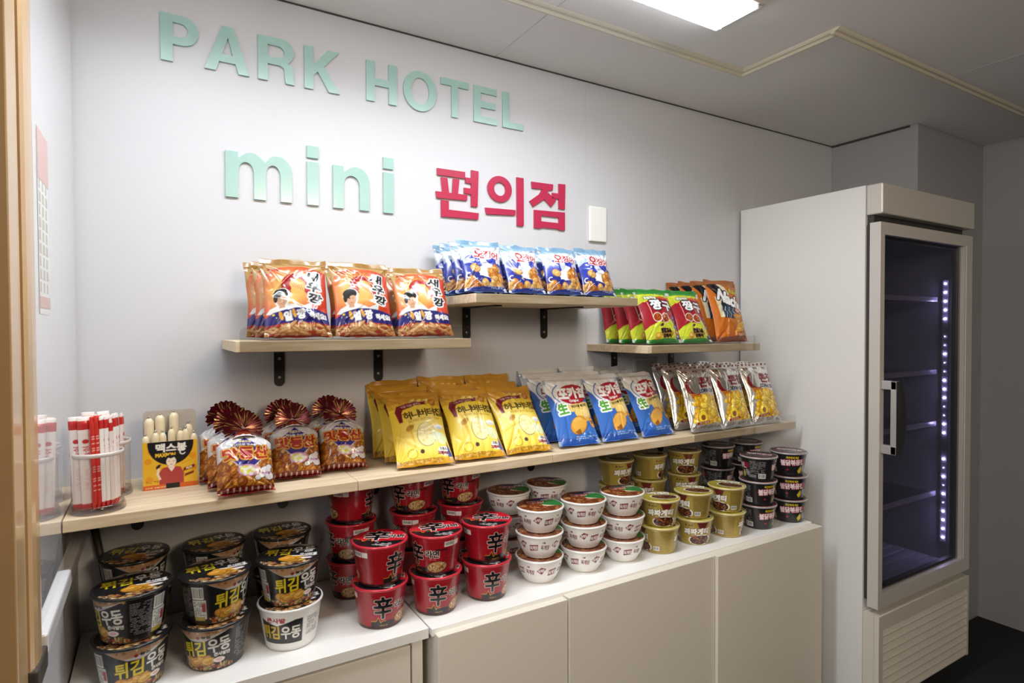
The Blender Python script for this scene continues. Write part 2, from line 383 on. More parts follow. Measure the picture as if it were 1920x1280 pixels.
A_ = [[(0, 0), (.0245, 0), (.0320, .0235), (.0690, .0235), (.0760, 0), (.1012, 0), (.0653, Hc), (.0400, Hc)], [(.0390, .0425), (.0525, .0850), (.0630, .0425)]]
R_ = [[(0, 0), (.0230, 0), (.0230, .0435), (.0430, .0435)]+arc(.0500, .0300, .0140, .0135, 95, 10, 6)+[(.0645, .016), (.0660, .004), (.0675, 0), (.0890, 0), (.0865, .006), (.0858, .028)]+arc(.0720, .0360, .0135, .0150, 0, 45, 4)+[(.0730, .0520)]+arc(.0565, .0805, .0310, .0315, -50, 90)+[(0, .1120)], [(.0230, .0620)]+arc(.0475, .0772, .0165, .0152, -90, 90)+[(.0230, .0924)]]
K_ = [[(0, 0), (.0230, 0), (.0230, .0370), (.0345, .0490), (.0640, 0), (.0930, 0), (.0510, .0650), (.0915, Hc), (.0625, Hc), (.0230, .0660), (.0230, Hc), (0, Hc)]]
H_ = [[(0, 0), (.0235, 0), (.0235, .0455), (.0650, .0455), (.0650, 0), (.0885, 0), (.0885, Hc), (.0650, Hc), (.0650, .0655), (.0235, .0655), (.0235, Hc), (0, Hc)]]
O_ = [arc(.0518, .0560, .0518, .0580, 0, 360, 48)[:-1], arc(.0518, .0560, .0285, .0385, 0, 360, 40)[:-1]]
T_ = [[(.0350, 0), (.0565, 0), (.0565, .0920), (.0925, .0920), (.0925, Hc), (0, Hc), (0, .0920), (.0350, .0920)]]
E_ = [[(0, 0), (.0812, 0), (.0812, .0200), (.0232, .0200), (.0232, .0470), (.0765, .0470), (.0765, .0660), (.0232, .0660), (.0232, .0920), (.0808, .0920), (.0808, Hc), (0, Hc)]]
L_ = [[(0, 0), (.0767, 0), (.0767, .0195), (.0240, .0195), (.0240, Hc), (0, Hc)]]
def n_arch(x0, x1, s, H, th): return arc((x0+x1)/2, H-th-.026, (x1-x0)/2, .026, 180, 0, 12)
m_ = [[(0, 0), (.0290, 0)]+n_arch(.0290, .0655, 0, .1148, .0235)+[(.0655, 0), (.0940, 0)]+n_arch(.0940, .1300, 0, .1148, .0235)+[(.1300, 0), (.1576, 0)]+arc(.1226, .0765, .0350, .0395, 0, 120, 10)+[(.0935, .0955)]+arc(.0600, .0765, .0330, .0395, 50, 125, 8)+[(.0290, .0990), (.0290, .1148), (0, .1148)]]
n_ = [[(0, 0), (.0285, 0)]+n_arch(.0285, .0730, 0, .1165, .0245)+[(.0730, 0), (.1003, 0)]+arc(.0640, .0765, .0363, .0410, 0, 122, 12)+[(.0285, .0995), (.0285, .1160), (0, .1160)]]
i_ = [[(0, 0), (.0300, 0), (.0300, .1147), (0, .1147)], [(0, .1255), (.0300, .1255), (.0300, .1570), (0, .1570)]]
zb = 2.0265
for ch, sp, x in (('P', P_, .0195), ('A', A_, .1120), ('R', R_, .2340), ('K', K_, .3480), ('H', H_, .5150), ('O', O_, .6236), ('T', T_, .7418), ('E', E_, .8525), ('L', L_, .9550)):
    letter('sign_letter', sp, x, zb, M_mint, 'mint green capital letter %s in the %s row of the wall sign' % (ch, 'PARK HOTEL'), 0.0065)
letter('sign_letter', m_, .1550, 1.7180, M_mint, 'mint green small letter m of the wall sign')
letter('sign_letter', i_, .3520, 1.7180, M_mint, 'mint green small letter i between the m and the n on the wall')
letter('sign_letter', n_, .4202, 1.7170, M_mint, 'mint green small letter n of the wall sign')
letter('sign_letter', i_, .5615, 1.7170, M_mint, 'mint green small letter i beside the red letters on the wall')
pyeon = [[(.728,1.866),(.8205,1.866),(.8205,1.846),(.728,1.846)],[(.740,1.840),(.761,1.840),(.766,1.797),(.745,1.797)],[(.780,1.841),(.801,1.841),(.796,1.797),(.777,1.797)],[(.723,1.7968),(.828,1.7968),(.827,1.780),(.726,1.777)],[(.842,1.875),(.867,1.874),(.863,1.764),(.841,1.764),(.841,1.800),(.817,1.801),(.817,1.818),(.8415,1.818),(.8415,1.833),(.8215,1.834),(.8215,1.850),(.842,1.850)],[(.740,1.772),(.765,1.772),(.765,1.746),(.867,1.745),(.865,1.725),(.740,1.723)]]
ui = [[(.890,1.765),(1.001,1.768),(1.000,1.751),(.895,1.745)],[(1.006,1.874),(1.032,1.874),(1.032,1.719),(1.007,1.718)], arc(.9432,1.8285,.0440,.0410,0,360,40)[:-1], arc(.9432,1.8285,.0212,.0215,0,360,32)[:-1]]
jeom = [[(1.063,1.867),(1.149,1.868),(1.147,1.848),(1.133,1.848),(1.1235,1.833),(1.131,1.837),(1.161,1.816),(1.141,1.792),(1.113,1.815),(1.069,1.786),(1.055,1.803),(1.0925,1.829),(1.1055,1.8475),(1.065,1.846)],[(1.172,1.873),(1.199,1.874),(1.197,1.789),(1.172,1.790),(1.172,1.822),(1.145,1.822),(1.145,1.840),(1.172,1.840)],[(1.073,1.776),(1.197,1.779),(1.197,1.718),(1.172,1.718),(1.172,1.721),(1.099,1.721),(1.099,1.717),(1.073,1.717)],[(1.100,1.760),(1.172,1.760),(1.172,1.741),(1.100,1.741)]]
for nm, pl in (('편', pyeon), ('의', ui), ('점', jeom)):
    letter('sign_letter', [[(a-pl[0][0][0], b-1.72) for a, b in q] for q in pl], pl[0][0][0], 1.72, M_red, 'crimson red syllable %s of the wall sign' % nm)
# blank switch plate and socket on the back wall
M_plate = mat('white_plastic', 'f1f1ec', 0.35)
o = bx('switch_plate', (-.0385, .0385, -.011, 0, -.061, .061), M_plate, None, 0.004, 3); o.location = (1.338, 0, 1.751); tag(o, 'blank white cover plate on the wall beside the red letters', 'cover plate')
t = thing('wall_socket', 'grey wall socket behind the potato chip bags under the right shelf', 'socket', (1.565, 0, 1.235))
bx('cover', (-.062, .062, -.010, 0, -.042, .042), mat('grey_plastic', 'bdbcb8', 0.4), t, 0.003); bx('recess', (-.05, .05, -.012, -.010, -.032, .032), mat('grey_plastic2', '9b9a96', 0.5), t)

# ================================================================== shelves
M_wood = wood_mat('light_pine', 'c8b090', 'e3d3ba', 'd5c1a2')
M_black = mat('black_steel', '1d1c1c', 0.45, vary=0.03)
M_screw = mat('zinc_screw', 'b5b5b3', 0.3, metal=0.8)
M_acr = glass_mat('clear_acrylic', (0.95, 0.955, 0.95), 1.49, 1.9)
def bracket(root, x, z, drop=0.100):
    """black steel angle with a rounded lower end; local to the root"""
    bm = bmesh.new(); w = 0.0130
    pts = [(-w, 0)]+[(-w, -drop+w)]+arc(0, -drop+w, w, w, 180, 360, 10)+[(w, 0)]
    prism(bm, pts, lambda a, b, d: (x+a, d, z+b), -0.004, -0.0002)
    box(bm, x-w, x+w, -0.20, -0.0002, z-0.004, z)
    b = build('bracket', bm, M_black, root)
    for dz in (-0.028, -drop+0.022):
        s = bmesh.new(); lathe(s, [(0.0042, 0), (0.0036, 0.0012), (0.0018, 0.0016), (0.0015, 0.0006)], 14)
        for v in s.verts: v.co = Vector((x+v.co.x, -0.004-v.co.z, z+dz+v.co.y))
        build('screw', s, M_screw, b)
def shelf(x0, x1, ztop, depth, thick, label, brs, lip=None, drop=0.1):
    t = thing('wall_shelf', label, 'shelf', ((x0+x1)/2, 0, ztop), group='pine board shelves on the back wall')
    L = (x1-x0)/2; bx('board', (-L, L, -depth, -0.0003, -thick, 0), M_wood, t, 0.0012)
    for x in brs: bracket(t, x-(x0+x1)/2, -thick, drop)
    if lip:
        a, b, h = lip; a -= (x0+x1)/2; b -= (x0+x1)/2; r = 0.014; bm = bmesh.new()
        pts = [(a, -thick-.002), (b, -thick-.002)]+arc(b-r, h-r, r, r, 0, 90, 6)+arc(a+r, h-r, r, r, 90, 180, 6)
        prism(bm, pts, lambda p, q, d: (p, d, q), -depth-0.0022, -depth-0.0002); build('clear_lip', bm, M_acr, t)
    return t
shelf(.142, .688, 1.361, .300, .0235, 'pine shelf on the upper left holding orange shrimp cracker bags', (.277, .543), (.150, .687, .030))
shelf(.699, 1.254, 1.476, .300, .0235, 'pine shelf in the upper middle holding blue peanut snack bags', (.824, 1.112), (.703, 1.252, .030))
shelf(1.294, 1.830, 1.331, .300, .0235, 'pine shelf on the upper right holding red and orange snack bags', (1.417, 1.703), (1.310, 1.829, .028))
shelf(-.151, .3945, 1.036, .300, .0225, 'long low pine shelf board at the left carrying the clear jar and yellow carton', (-.0425, .2816), None, .098)
shelf(.3955, .940, 1.036, .300, .0225, 'low pine shelf board carrying the yellow honey chip bags', (.53, .80), None, .098)
shelf(.941, 1.4925, 1.036, .300, .0225, 'low pine shelf board carrying the blue potato chip bags', (1.0592, 1.37), None, .098)
shelf(1.4935, 2.039, 1.036, .300, .0225, 'low pine shelf board at the right carrying silver corn chip bags', (1.6473, 1.90), (1.50, 2.037, .028), .098)

# ================================================================== counter units
M_top = mat('white_laminate', 'f0efec', 0.35, vary=0.006)
M_door = mat('cream_laminate', 'e3dccf', 0.42, vary=0.01)
M_side = mat('grey_edge', '6d655b', 0.6)
t = thing('drawer_cabinet', 'white topped cabinet at the left end under the black noodle cups', 'cabinet', (.188, -.2, 0))
at0(bx('worktop', (XL+.004, .5285, -.392, -.004, .676, .700), M_top, t, .0012), t)
at0(bx('carcass', (XL+.004, .520, -.372, -.004, .0, .6755), M_door, t, .001), t)
at0(bx('drawer', (-.145, .4855, -.388, -.3725, .03, .669), M_door, t, .0015), t)
at0(bx('side_stile', (.489, .514, -.390, -.3725, .0, .6755), M_door, t, .001), t)
t = thing('counter_top', 'long white counter top under the stacked cups right of the cabinet seam', 'counter', (1.25, -.2, .7))
at0(bx('slab', (.532, 1.980, -.402, -.004, .682, .700), M_top, t, .0012), t)
for (a, b, zt, yf, lb) in ((.538, .8985, .690, -.424, 'cream cabinet door unit under the red cups beside the left cabinet'), (.901, 1.4475, .694, -.428, 'cream cabinet door unit in the middle under the white bowls'), (1.450, 1.986, .694, -.438, 'cream cabinet door unit at the right end beside the refrigerator')):
    t = thing('base_cabinet', lb, 'cabinet', ((a+b)/2, -.2, 0), group='cream base cabinets under the counter')
    at0(bx('carcass', (a, min(b, 1.978), -.402, -.004, .0, .6815), M_door, t, .001), t)
    at0(bx('door', (a, b, yf, -.4025, .03, zt), M_door, t, .0015), t)

# ================================================================== refrigerator
M_fr = mat('fridge_white', 'e9e9e7', 0.3, coat=0.3, vary=0.004)
M_frg = mat('fridge_door_grey', 'd4d0ca', 0.35, metal=0.15, vary=0.01)
M_in = mat('fridge_liner', '9a9aa6', 0.5)
M_seal = mat('door_seal', '3b3a38', 0.6)
X0, X1 = 2.094, 2.748
t = thing('display_refrigerator', 'tall white display refrigerator with a dark glass door at the right', 'refrigerator', ((X0+X1)/2, -.27, 0), (0, 0, 0))
bm = bmesh.new()
for d in ((X0, X0+.03, -.518, -.012, .05, 1.872), (X1-.018, X1, -.518, -.012, .05, 1.872), (X0+.03, X1-.018, -.518, -.012, 1.80, 1.872), (X0+.03, X1-.018, -.518, -.012, .05, .44), (X0+.03, X1-.018, -.06, -.012, .44, 1.80)): box(bm, *d)
cab = at0(build('cabinet', bm, M_fr, t), t)
def fr(name, d, m, parent=t, bevel=0.0, seg=2):
    o = bx(name, d, m, parent, bevel, seg)
    if parent is t: o.location = -Vector(t.location)
    return o
bm = bmesh.new()
for d in ((X0+.0302, X0+.034, -.515, -.062, .445, 1.80), (X1-.022, X1-.0182, -.515, -.062, .445, 1.80), (X0+.034, X1-.022, -.066, -.0602, .445, 1.80), (X0+.034, X1-.022, -.515, -.066, .4402, .446), (X0+.034, X1-.022, -.515, -.066, 1.795, 1.7998)): box(bm, *d)
at0(build('liner', bm, M_in, t), t)
fr('header', (X0+.002, X1+.022, -.573, -.519, 1.769, 1.872), M_frg, t, .005, 3)
fr('top_gap', (X0+.012, X1, -.540, -.519, 1.735, 1.769), M_seal)
fr('fan_box', (X0+.10, X0+.34, -.42, -.18, 1.66, 1.795), mat('fan_grey', '77757a', 0.5), t, .02, 3)
for q in ((X0+.008, X0+.030, -.530, -.5185, .445, 1.735), (X1-.020, X1-.004, -.530, -.5185, .445, 1.735)): fr('door_seal', q, M_seal)
for q in ((X0+.030, X1-.020, -.530, -.5185, .430, .445), (X0+.030, X1-.020, -.530, -.5185, 1.720, 1.735)): fr('door_seal', q, M_seal)
# door
D0, D1, Z0, Z1, YF, YB = X0+.004, X1+.022, .422, 1.742, -.567, -.531
bm = bmesh.new(); G0, G1, H0, H1 = D0+.026, D1-.064, .474, 1.700
for d in ((D0, G0, YF, YB, Z0, Z1), (G1, D1, YF, YB, Z0, Z1), (G0, G1, YF, YB, Z0, H0), (G0, G1, YF, YB, H1, Z1)): box(bm, *d)
bmesh.ops.remove_doubles(bm, verts=bm.verts, dist=1e-5)
door = build('door', bm, M_frg, t); at0(door, t)
bx('glass', (G0-.004, G1+.004, -.552, -.546, H0-.004, H1+.004), glass_mat('tinted_glass', (0.62, 0.61, 0.65), 1.5, 0.6, 0.02), door)
bm = bmesh.new()
for d in ((G0, G0+.010, -.546, -.528, H0, H1), (G1-.010, G1, -.546, -.528, H0, H1), (G0+.01, G1-.01, -.546, -.528, H0, H0+.010), (G0+.01, G1-.01, -.546, -.528, H1-.01, H1)): box(bm, *d)
build('gasket', bm, mat('black_gasket', '19191a', 0.5), door)
bm = bmesh.new(); box(bm, G1+.010, G1+.016, YF-.001, YF, H0, H1); build('edge_line', bm, M_fr, door)
hz0, hz1, hx0, hx1 = .958, 1.206, D0+.008, D0+.030
for_arc = [(YF-.062, hz0+.012), (YF-.062, hz1-.012)]
bm = bmesh.new()
for q in ((hx0, hx1, YF-.050, YF-.0002, hz0, hz0+.030), (hx0, hx1, YF-.050, YF-.0002, hz1-.030, hz1), (hx0, hx1, YF-.050, YF-.030, hz0, hz1)): box(bm, *q)
hd = build('handle', bm, mat('silver_handle', 'c2c2c4', 0.3, metal=0.4), door, .003, 3)
bm = bmesh.new(); prism(bm, [(YF-.0505, hz0+.001), (YF-.0505, hz1-.001)]+[(YF-.0515-.016*math.sin(PI*k/12)**.7, hz1-.001-(hz1-hz0-.002)*k/12) for k in range(13)], lambda a, b, d: (d, a, b), hx0-.001, hx1+.006)
build('grip', bm, mat('black_grip', '0d0d0e', 0.4), hd)
# lower grille
VX0, VX1, VZ0, VZ1 = X0+.001, X1+.008, .085, .400
bm = bmesh.new()
box(bm, VX0, VX1, -.5566, -.519, VZ0, VZ1)
for d in ((VX0, VX0+.026, -.573, -.556, VZ0, VZ1), (VX1-.014, VX1, -.573, -.556, VZ0, VZ1), (VX0+.026, VX1-.014, -.573, -.556, VZ1-.050, VZ1)): box(bm, *d)
n = 9; hgt = (VZ1-.050-VZ0)/n
for k in range(n):
    z1 = VZ1-.050-k*hgt
    prism(bm, [(-.5565, z1-hgt*.04), (-.5565, z1-hgt*.99), (-.560, z1-hgt*.99), (-.5735, z1-hgt*.86), (-.5735, z1-hgt*.72)], lambda a, b, d: (d, a, b), VX0+.026, VX1-.014)
at0(build('vent_grille', bm, mat('fridge_grille', 'dcd6ca', 0.4), t), t)
for x in (X0+.05, X1-.05):
    for y in (-.46, -.06):
        b = bmesh.new(); tube(b, (x, y, 0), (x, y, .051), .018, 14); at0(build('foot', b, M_seal, t), t)
M_gs = mat('shelf_plastic', 'b7b6c4', 0.25)
for z in (1.494, 1.203, .995, .712):
    s = fr('glass_shelf', (X0+.036, X1-.048, -.468, -.07, z, z+.006), glass_mat('shelf_glass', (.8, .8, .84), 1.5, 1.0))
    bx('front_rail', (X0+.036, X1-.048, -.476, -.468, z-.006, z+.012), M_gs, s)
bm = bmesh.new()
for k in range(9): box(bm, X0+.05, X1-.05, -.50+k*.047, -.48+k*.047, .446, .454)
at0(build('floor_rack', bm, M_gs, t), t)
strip = fr('led_strip', (X1-.0335, X1-.0225, -.508, -.488, .52, 1.575), mat('led_bar', '6f6d78', 0.4))
M_led = mat('violet_white_led', 'ffffff', 0.4, emit='c9bfff', estr=130.0)
ledbm = bmesh.new(); bmesh.ops.create_icosphere(ledbm, subdivisions=1, radius=0.0042)
led = build('led', ledbm, M_led, strip); led.location = (X1-.036, -.498, 1.560)
off, small = {5, 18, 19}, {6, 7, 9, 10, 14, 15, 21, 23, 25}
for k in range(1, 30):
    if k in off: continue
    c = led.copy(); C.objects.link(c); c.parent = strip; c.location = (X1-.036, -.498, 1.560-k*.0352); c.scale = (.42,)*3 if k in small else (1.15,)*3

# ================================================================== snack bags
def art_shrimp():
    a = Art(104, 132, .79, 'd8432c')
    for i in range(16): a.ell(.30, .60, .46-.018*i, .40-.016*i, np.array([.86, .28, .15])*(1-i/16)+np.array([1.0, .80, .42])*(i/16), .3)
    a.poly(((0, 1), (0, .72), (.05, .84), (.22, .93), (.5, .95), (.79, .88), (.79, 1)), 'c9a162'); a.rect(0, .965, .79, 1, 'a8803f')
    a.text('농심', .17, .90, .035, 'c0302c', w=.10, bold=.003); a.ell(.09, .90, .018, .018, 'c0302c')
    for x, y, r in ((.13, .76, .6), (.25, .87, -.2), (.56, .45, .4), (.5, .82, .1), (.66, .62, -.8)): a.ell(x, y, .05, .016, 'f6d49a', r)
    # prawn
    for k in range(17):
        q = math.radians(205-205*k/16); r = .058-.0022*k; a.ell(.395+.135*math.cos(q), .665+.125*math.sin(q), r, r*.82, ('a81f24' if k % 2 else 'c23330'), q)
        a.ell(.395+.150*math.cos(q), .665+.142*math.sin(q), r*.42, r*.22, 'd9685a', q+1.57)
    a.poly(((.50, .66), (.56, .665), (.575, .57), (.53, .53), (.49, .57)), 'b3262a'); a.poly(((.27, .60), (.23, .56), (.27, .52), (.33, .57)), 'b3262a')
    for k in range(5): a.line(((.33+.03*k, .70-.01*k), (.36+.028*k, .63-.012*k)), .007, 'b02a28')
    a.line(((.27, .72), (.30, .86), (.44, .90)), .006, 'c23a30'); a.line(((.28, .70), (.38, .85), (.55, .87)), .006, 'c23a30')
    # person in a white shirt
    a.poly(((.02, .30), (.06, .36), (.20, .42), (.32, .40), (.44, .36), (.56, .42), (.60, .50), (.56, .30), (.4, .24)), 'fbfbfb')
    a.ell(.205, .485, .095, .110, 'ffffff'); a.ell(.205, .535, .105, .095, 'ffffff')
    a.ell(.205, .475, .066, .090, 'e8b795', -.1); a.rect(.17, .36, .24, .43, 'e0ab88'); a.ell(.195, .555, .092, .068, '231c1b'); a.ell(.13, .50, .025, .06, '231c1b'); a.ell(.225, .505, .040, .022, 'e8b795')
    a.line(((.175, .485), (.19, .487)), .006, '3a2a22'); a.line(((.215, .487), (.235, .485)), .006, '3a2a22'); a.line(((.19, .428), (.225, .432)), .006, 'b34a44')
    for ch, x, y in (('새', .595, .80), ('우', .615, .645), ('깡', .625, .49)): a.text(ch, x, y, .125, '1c1a1c', w=.17, bold=.008, out=('ffffff', .018), shear=.12, rot=-.05)
    a.poly(((0, .13), (0, .24), (.10, .31), (.30, .345), (.55, .345), (.79, .32), (.79, .17), (.4, .16)), '2b2a78')
    a.text('일', .27, .25, .11, 'ffffff', w=.085, bold=.008, rot=.1); a.text('깡', .43, .265, .11, 'ffffff', w=.10, bold=.008, rot=.1); a.text('하세요!', .64, .255, .07, 'ffffff', w=.22, bold=.006, rot=.05)
    a.ell(.19, .26, .022, .06, 'f4b13c', .3); a.ell(.345, .28, .02, .055, 'f4b13c', .3); a.rect(.09, .27, .115, .295, 'f6e04a'); a.rect(.13, .235, .142, .247, 'ffffff')
    a.poly(((0, 0), (.79, 0), (.79, .17), (.45, .155), (.2, .165), (0, .14)), 'b03a26')
    g = random.Random(5)
    for i in range(34):
        x, y, r = g.uniform(.02, .77), g.uniform(.035, .135), g.uniform(-.7, .7); L = g.uniform(.06, .10)
        a.ell(x, y, L, .024, '8a4a22', r); a.ell(x, y+.003, L*.95, .020, g.choice(('d99a5c', 'e3ab70', 'cf8b4d')), r); a.ell(x-.01, y+.009, L*.6, .006, 'f2cfa0', r)
    return a.out(0.62)
def art_peanut():
    a = Art(100, 116, .88, 'e9ecf2')
    a.poly(((0, 1), (0, .90), (.88, .94), (.88, 1)), '8fb3cf'); a.poly(((0, .90), (0, .62), (.4, .86), (.88, .9), (.88, .94)), 'dfe4ea'); a.poly(((0, .72), (0, .60), (.24, .78), (.2, .84)), 'b9c9dc')
    a.poly(((0, 0), (0, .62), (.12, .70), (.34, .76), (.62, .70), (.88, .62), (.88, 0)), '2f3fae'); a.poly(((0, .10), (0, .34), (.3, .40), (.88, .3), (.88, .05)), '232c86')
    a.ell(.44, .42, .16, .10, 'f7f8fb', .5); a.ell(.52, .52, .10, .06, 'f7f8fb', -.5); a.poly(((.34, .70), (.37, .52), (.46, .50), (.50, .66)), 'c7d2ee'); a.poly(((.30, .30), (.62, .26), (.66, .40), (.40, .44)), 'f2f4fa')
    a.text('오', .37, .775, .19, 'b71f2c', w=.20, bold=.010, out=('ffffff', .016), rot=-.10, out2=('b71f2c', .022)); a.text('징어', .64, .755, .155, 'b71f2c', w=.31, bold=.008, out=('ffffff', .014), rot=-.14, out2=('b71f2c', .02))
    a.text('땅콩', .79, .60, .07, 'ffffff', w=.12, bold=.004, rot=-.2); a.text('심심풀이', .22, .86, .03, 'c04a50', w=.16)
    cols = ('d98a35', 'e2a04c', 'c97428', 'e7b46a'); a.pile(lambda g: (g.uniform(.50, .82), g.uniform(.10, .50)-0.0), 34, .05, .075, cols, 3); a.pile(lambda g: (g.uniform(.02, .45), g.uniform(.08, .22)), 12, .055, .08, cols+('d7b08a',), 4)
    a.pile(lambda g: (g.uniform(.18, .26), g.uniform(.42, .50)), 2, .075, .08, cols, 9)
    a.line(arc(.10, .30, .05, .05, 60, 300, 10), .018, 'f4f6fb'); a.line(((.05, .03), (.16, .18), (.26, .24)), .008, 'e6eaf6')
    a.poly(((0, 0), (0, .06), (.4, .09), (.88, .10), (.88, 0)), '283a92'); a.fine(.45, .05, .85, .12, 'c9d3ee', 3, 2)
    return a.out(0.72)
def art_cookie():
    a = Art(100, 128, .80, 'a81a2c')
    a.poly(((0, 1), (0, .80), (.14, .78), (.34, .86), (.8, .88), (.8, 1)), 'd7de3a'); a.poly(((0, 1), (0, .95), (.8, .93), (.8, 1)), '3f9a3c'); a.poly(((0, .80), (0, .74), (.30, .88), (.12, .9)), 'c9d030')
    a.poly(((.40, .88), (.8, .90), (.8, .84), (.45, .84)), 'd96a34'); a.text('못말리는', .28, .865, .055, 'f5f3dd', w=.26, bold=.005, out=('3f7a34', .01))
    a.text('짱', .36, .71, .20, 'ffffff', w=.25, bold=.010, out=('17151a', .022), rot=-.06); a.text('구', .62, .68, .19, 'ffffff', w=.21, bold=.010, out=('17151a', .022), rot=-.06)
    a.line(((.18, .78), (.20, .47)), .010, 'f3efe6')
    for x, y in ((.30, .46), (.49, .435)):
        a.ell(x, y, .105, .092, 'f4f1de'); a.ell(x, y, .090, .078, 'a8431f')
        a.pile(lambda g, x=x, y=y: (x+g.uniform(-.05, .05), y+g.uniform(-.045, .045)), 8, .02, .03, ('c65a26', 'd97a38', 'b04a20'), 6)
    a.poly(((0, .06), (0, .24), (.10, .31), (.30, .37), (.50, .33), (.62, .42), (.68, .34), (.72, .06)), 'd6e23c')
    a.ell(.36, .305, .05, .025, '5a1f22', .4); a.ell(.45, .16, .16, .075, 'b07c28'); a.text('달콤고소', .44, .20, .08, '2a1c10', w=.24, bold=.010, out=('e2b84c', .008)); a.text('꿀과자', .45, .115, .06, '2a1c10', w=.20, bold=.008, out=('d9a83c', .008))
    a.ell(.25, .12, .07, .06, 'dba436'); a.ell(.24, .13, .035, .03, 'f0d070')
    for y, c in ((.45, '6a4fb8'), (.38, '3a4aa0'), (.28, '4a6fc0'), (.18, 'c06a3a'), (.10, '35509c')): a.ell(.72, y, .05, .045, c); a.ell(.73, y+.01, .02, .018, 'e6d9cf')
    a.poly(((0, 0), (0, .07), (.2, .05), (.45, .075), (.8, .05), (.8, 0)), '3c9440')
    return a.out(0.78)
def art_nacho():
    a = Art(100, 140, .70, 'd2721f')
    a.poly(((0, 1), (.70, 1), (.70, .90), (.35, .94), (0, .97)), 'a9652f'); a.poly(((.04, .97), (.24, .98), (.36, .80), (.22, .60), (.14, .78)), '17141a'); a.poly(((.22, .97), (.32, .97), (.46, .84), (.40, .76), (.34, .84)), 'efe3bd')
    a.poly(((.10, .74), (.30, .68), (.60, .38), (.12, .38)), 'efe3bd'); a.poly(((.20, .66), (.36, .64), (.62, .44), (.60, .37), (.19, .37)), '1d2a38')
    for k in range(9):
        x = .19+.044*k; a.line(((x, .38), (x+.03, .45), (x-.01, .50), (x+.02, .56)), .010, 'cfe0ea' if k % 2 else '3f74a8')
    a.text('도도한', .56, .84, .07, 'e0c63a', w=.22, bold=.006, out=('221a12', .010), rot=-.25); a.text('Nacho', .45, .68, .20, 'ffffff', w=.56, bold=.014, out=('15131a', .020), rot=-.38, shear=.1)
    a.text('치즈', .52, .50, .06, 'f4ede0', w=.12, bold=.004, out=('b9402c', .02), rot=-.3)
    g = random.Random(2)
    for i in range(16):
        x, y, r = g.uniform(.42, .68), g.uniform(.16, .40), g.uniform(.10, .16); t0 = g.uniform(0, 6.3); c = a.c(g.choice(('e0a02c', 'd98c22', 'c87a1e', 'ebb445')))
        tri = [(x+r*math.cos(t0+q), y+r*.8*math.sin(t0+q)) for q in (0, 2.1, 4.2)]; a.poly([(px+.008, py-.01) for px, py in tri], c*.5); a.poly(tri, c); a.ell(x, y, r*.25, r*.12, 'f3cf7a', t0)
    a.poly(((0, 0), (0, .05), (.35, .08), (.70, .14), (.70, 0)), '8f4a2c'); a.text('Dipping', .56, .11, .05, 'f1e6d4', w=.20, rot=.1)
    return a.out(0.8)
def art_honey():
    a = Art(104, 136, .765, 'ecca3c')
    for i in range(12): a.ell(.42, .42, .44-.03*i, .42-.028*i, np.array([.93, .79, .24])*(1-i/12)+np.array([.98, .92, .55])*(i/12))
    a.rect(0, .88, .765, 1, 'c8912e'); a.poly(((0, .88), (.765, .90), (.765, .82), (.4, .86), (0, .80)), 'd6a93c')
    for x in (.35, .45, .55): a.ell(x, .90, .05, .02, 'e6cf7c', .5)
    a.poly(((.08, .76), (.12, .84), (.24, .865), (.48, .875), (.56, .90), (.53, .855), (.55, .83), (.34, .81), (.20, .78), (.17, .74), (.16, .60), (.11, .60)), '77182a')
    a.text('달콤-한', .27, .885, .030, 'b98a3a', w=.20); a.text('맛을 더한 감자칩', .32, .832, .030, 'f3dfd0', w=.28, rot=.06)
    a.ell(.64, .875, .055, .055, 'b5651e'); [a.line(((.60+.02*k, .84), (.625+.022*k, .905)), .006, 'f3d58a') for k in range(3)]
    for ch, x in (('허', .235), ('니', .355), ('버', .470), ('터', .590), ('칩', .700)): a.text(ch, x, .665+.075*x, .115, '3d2a17', w=.105, bold=.0045, rot=.08)
    a.text('HONEY BUTTER CHIP', .47, .605, .036, 'd2a636', w=.46, bold=.002, rot=.05)
    a.ell(.46, .385, .140, .165, '7c5a1c', -.25); a.ell(.462, .388, .134, .159, 'f3e6a8', -.25)
    g = random.Random(3)
    for i in range(24): a.ell(.46+g.uniform(-.08, .08), .385+g.uniform(-.11, .11), g.uniform(.012, .035), g.uniform(.01, .025), g.choice(('f8efc4', 'ead98c', 'f6ebb8', 'e6d27e')), g.uniform(0, 3))
    a.ell(.24, .50, .062, .040, 'c99a3a', .5); 
    for k in range(5): a.line(((.19+.022*k, .475+.006*k), (.215+.022*k, .53+.004*k)), .006, '8a5a1c')
    a.line(((.24, .46), (.27, .30), (.265, .20)), .026, 'edc24a')
    a.ell(.66, .49, .07, .035, 'f7f5ee', .1); a.ell(.665, .47, .06, .02, 'cfd6dd', .1); a.ell(.66, .33, .085, .085, 'dfe8b8'); a.ell(.60, .36, .06, .06, 'e9efcb'); a.line(((.57, .40), (.62, .26)), .004, '8c9a5c')
    a.ell(.655, .155, .085, .06, 'f5f3e6'); a.text('프랑스', .655, .185, .038, '2e2a4a', w=.10, bold=.003); a.text('고메버터', .645, .130, .042, '8c1c28', w=.17, bold=.005)
    a.poly(((.725, .30), (.76, .08), (.70, .08)), '3f4f96')
    a.ell(.22, .15, .070, .064, '7a5a1a'); a.ell(.22, .15, .063, .057, 'f3d84e'); a.ell(.355, .165, .03, .028, '4a2f18')
    a.rect(0, .0, .765, .075, 'd3a22c'); a.fine(.05, .02, .62, .075, '7d5a1c', 3, 4)
    return a.out(0.97)
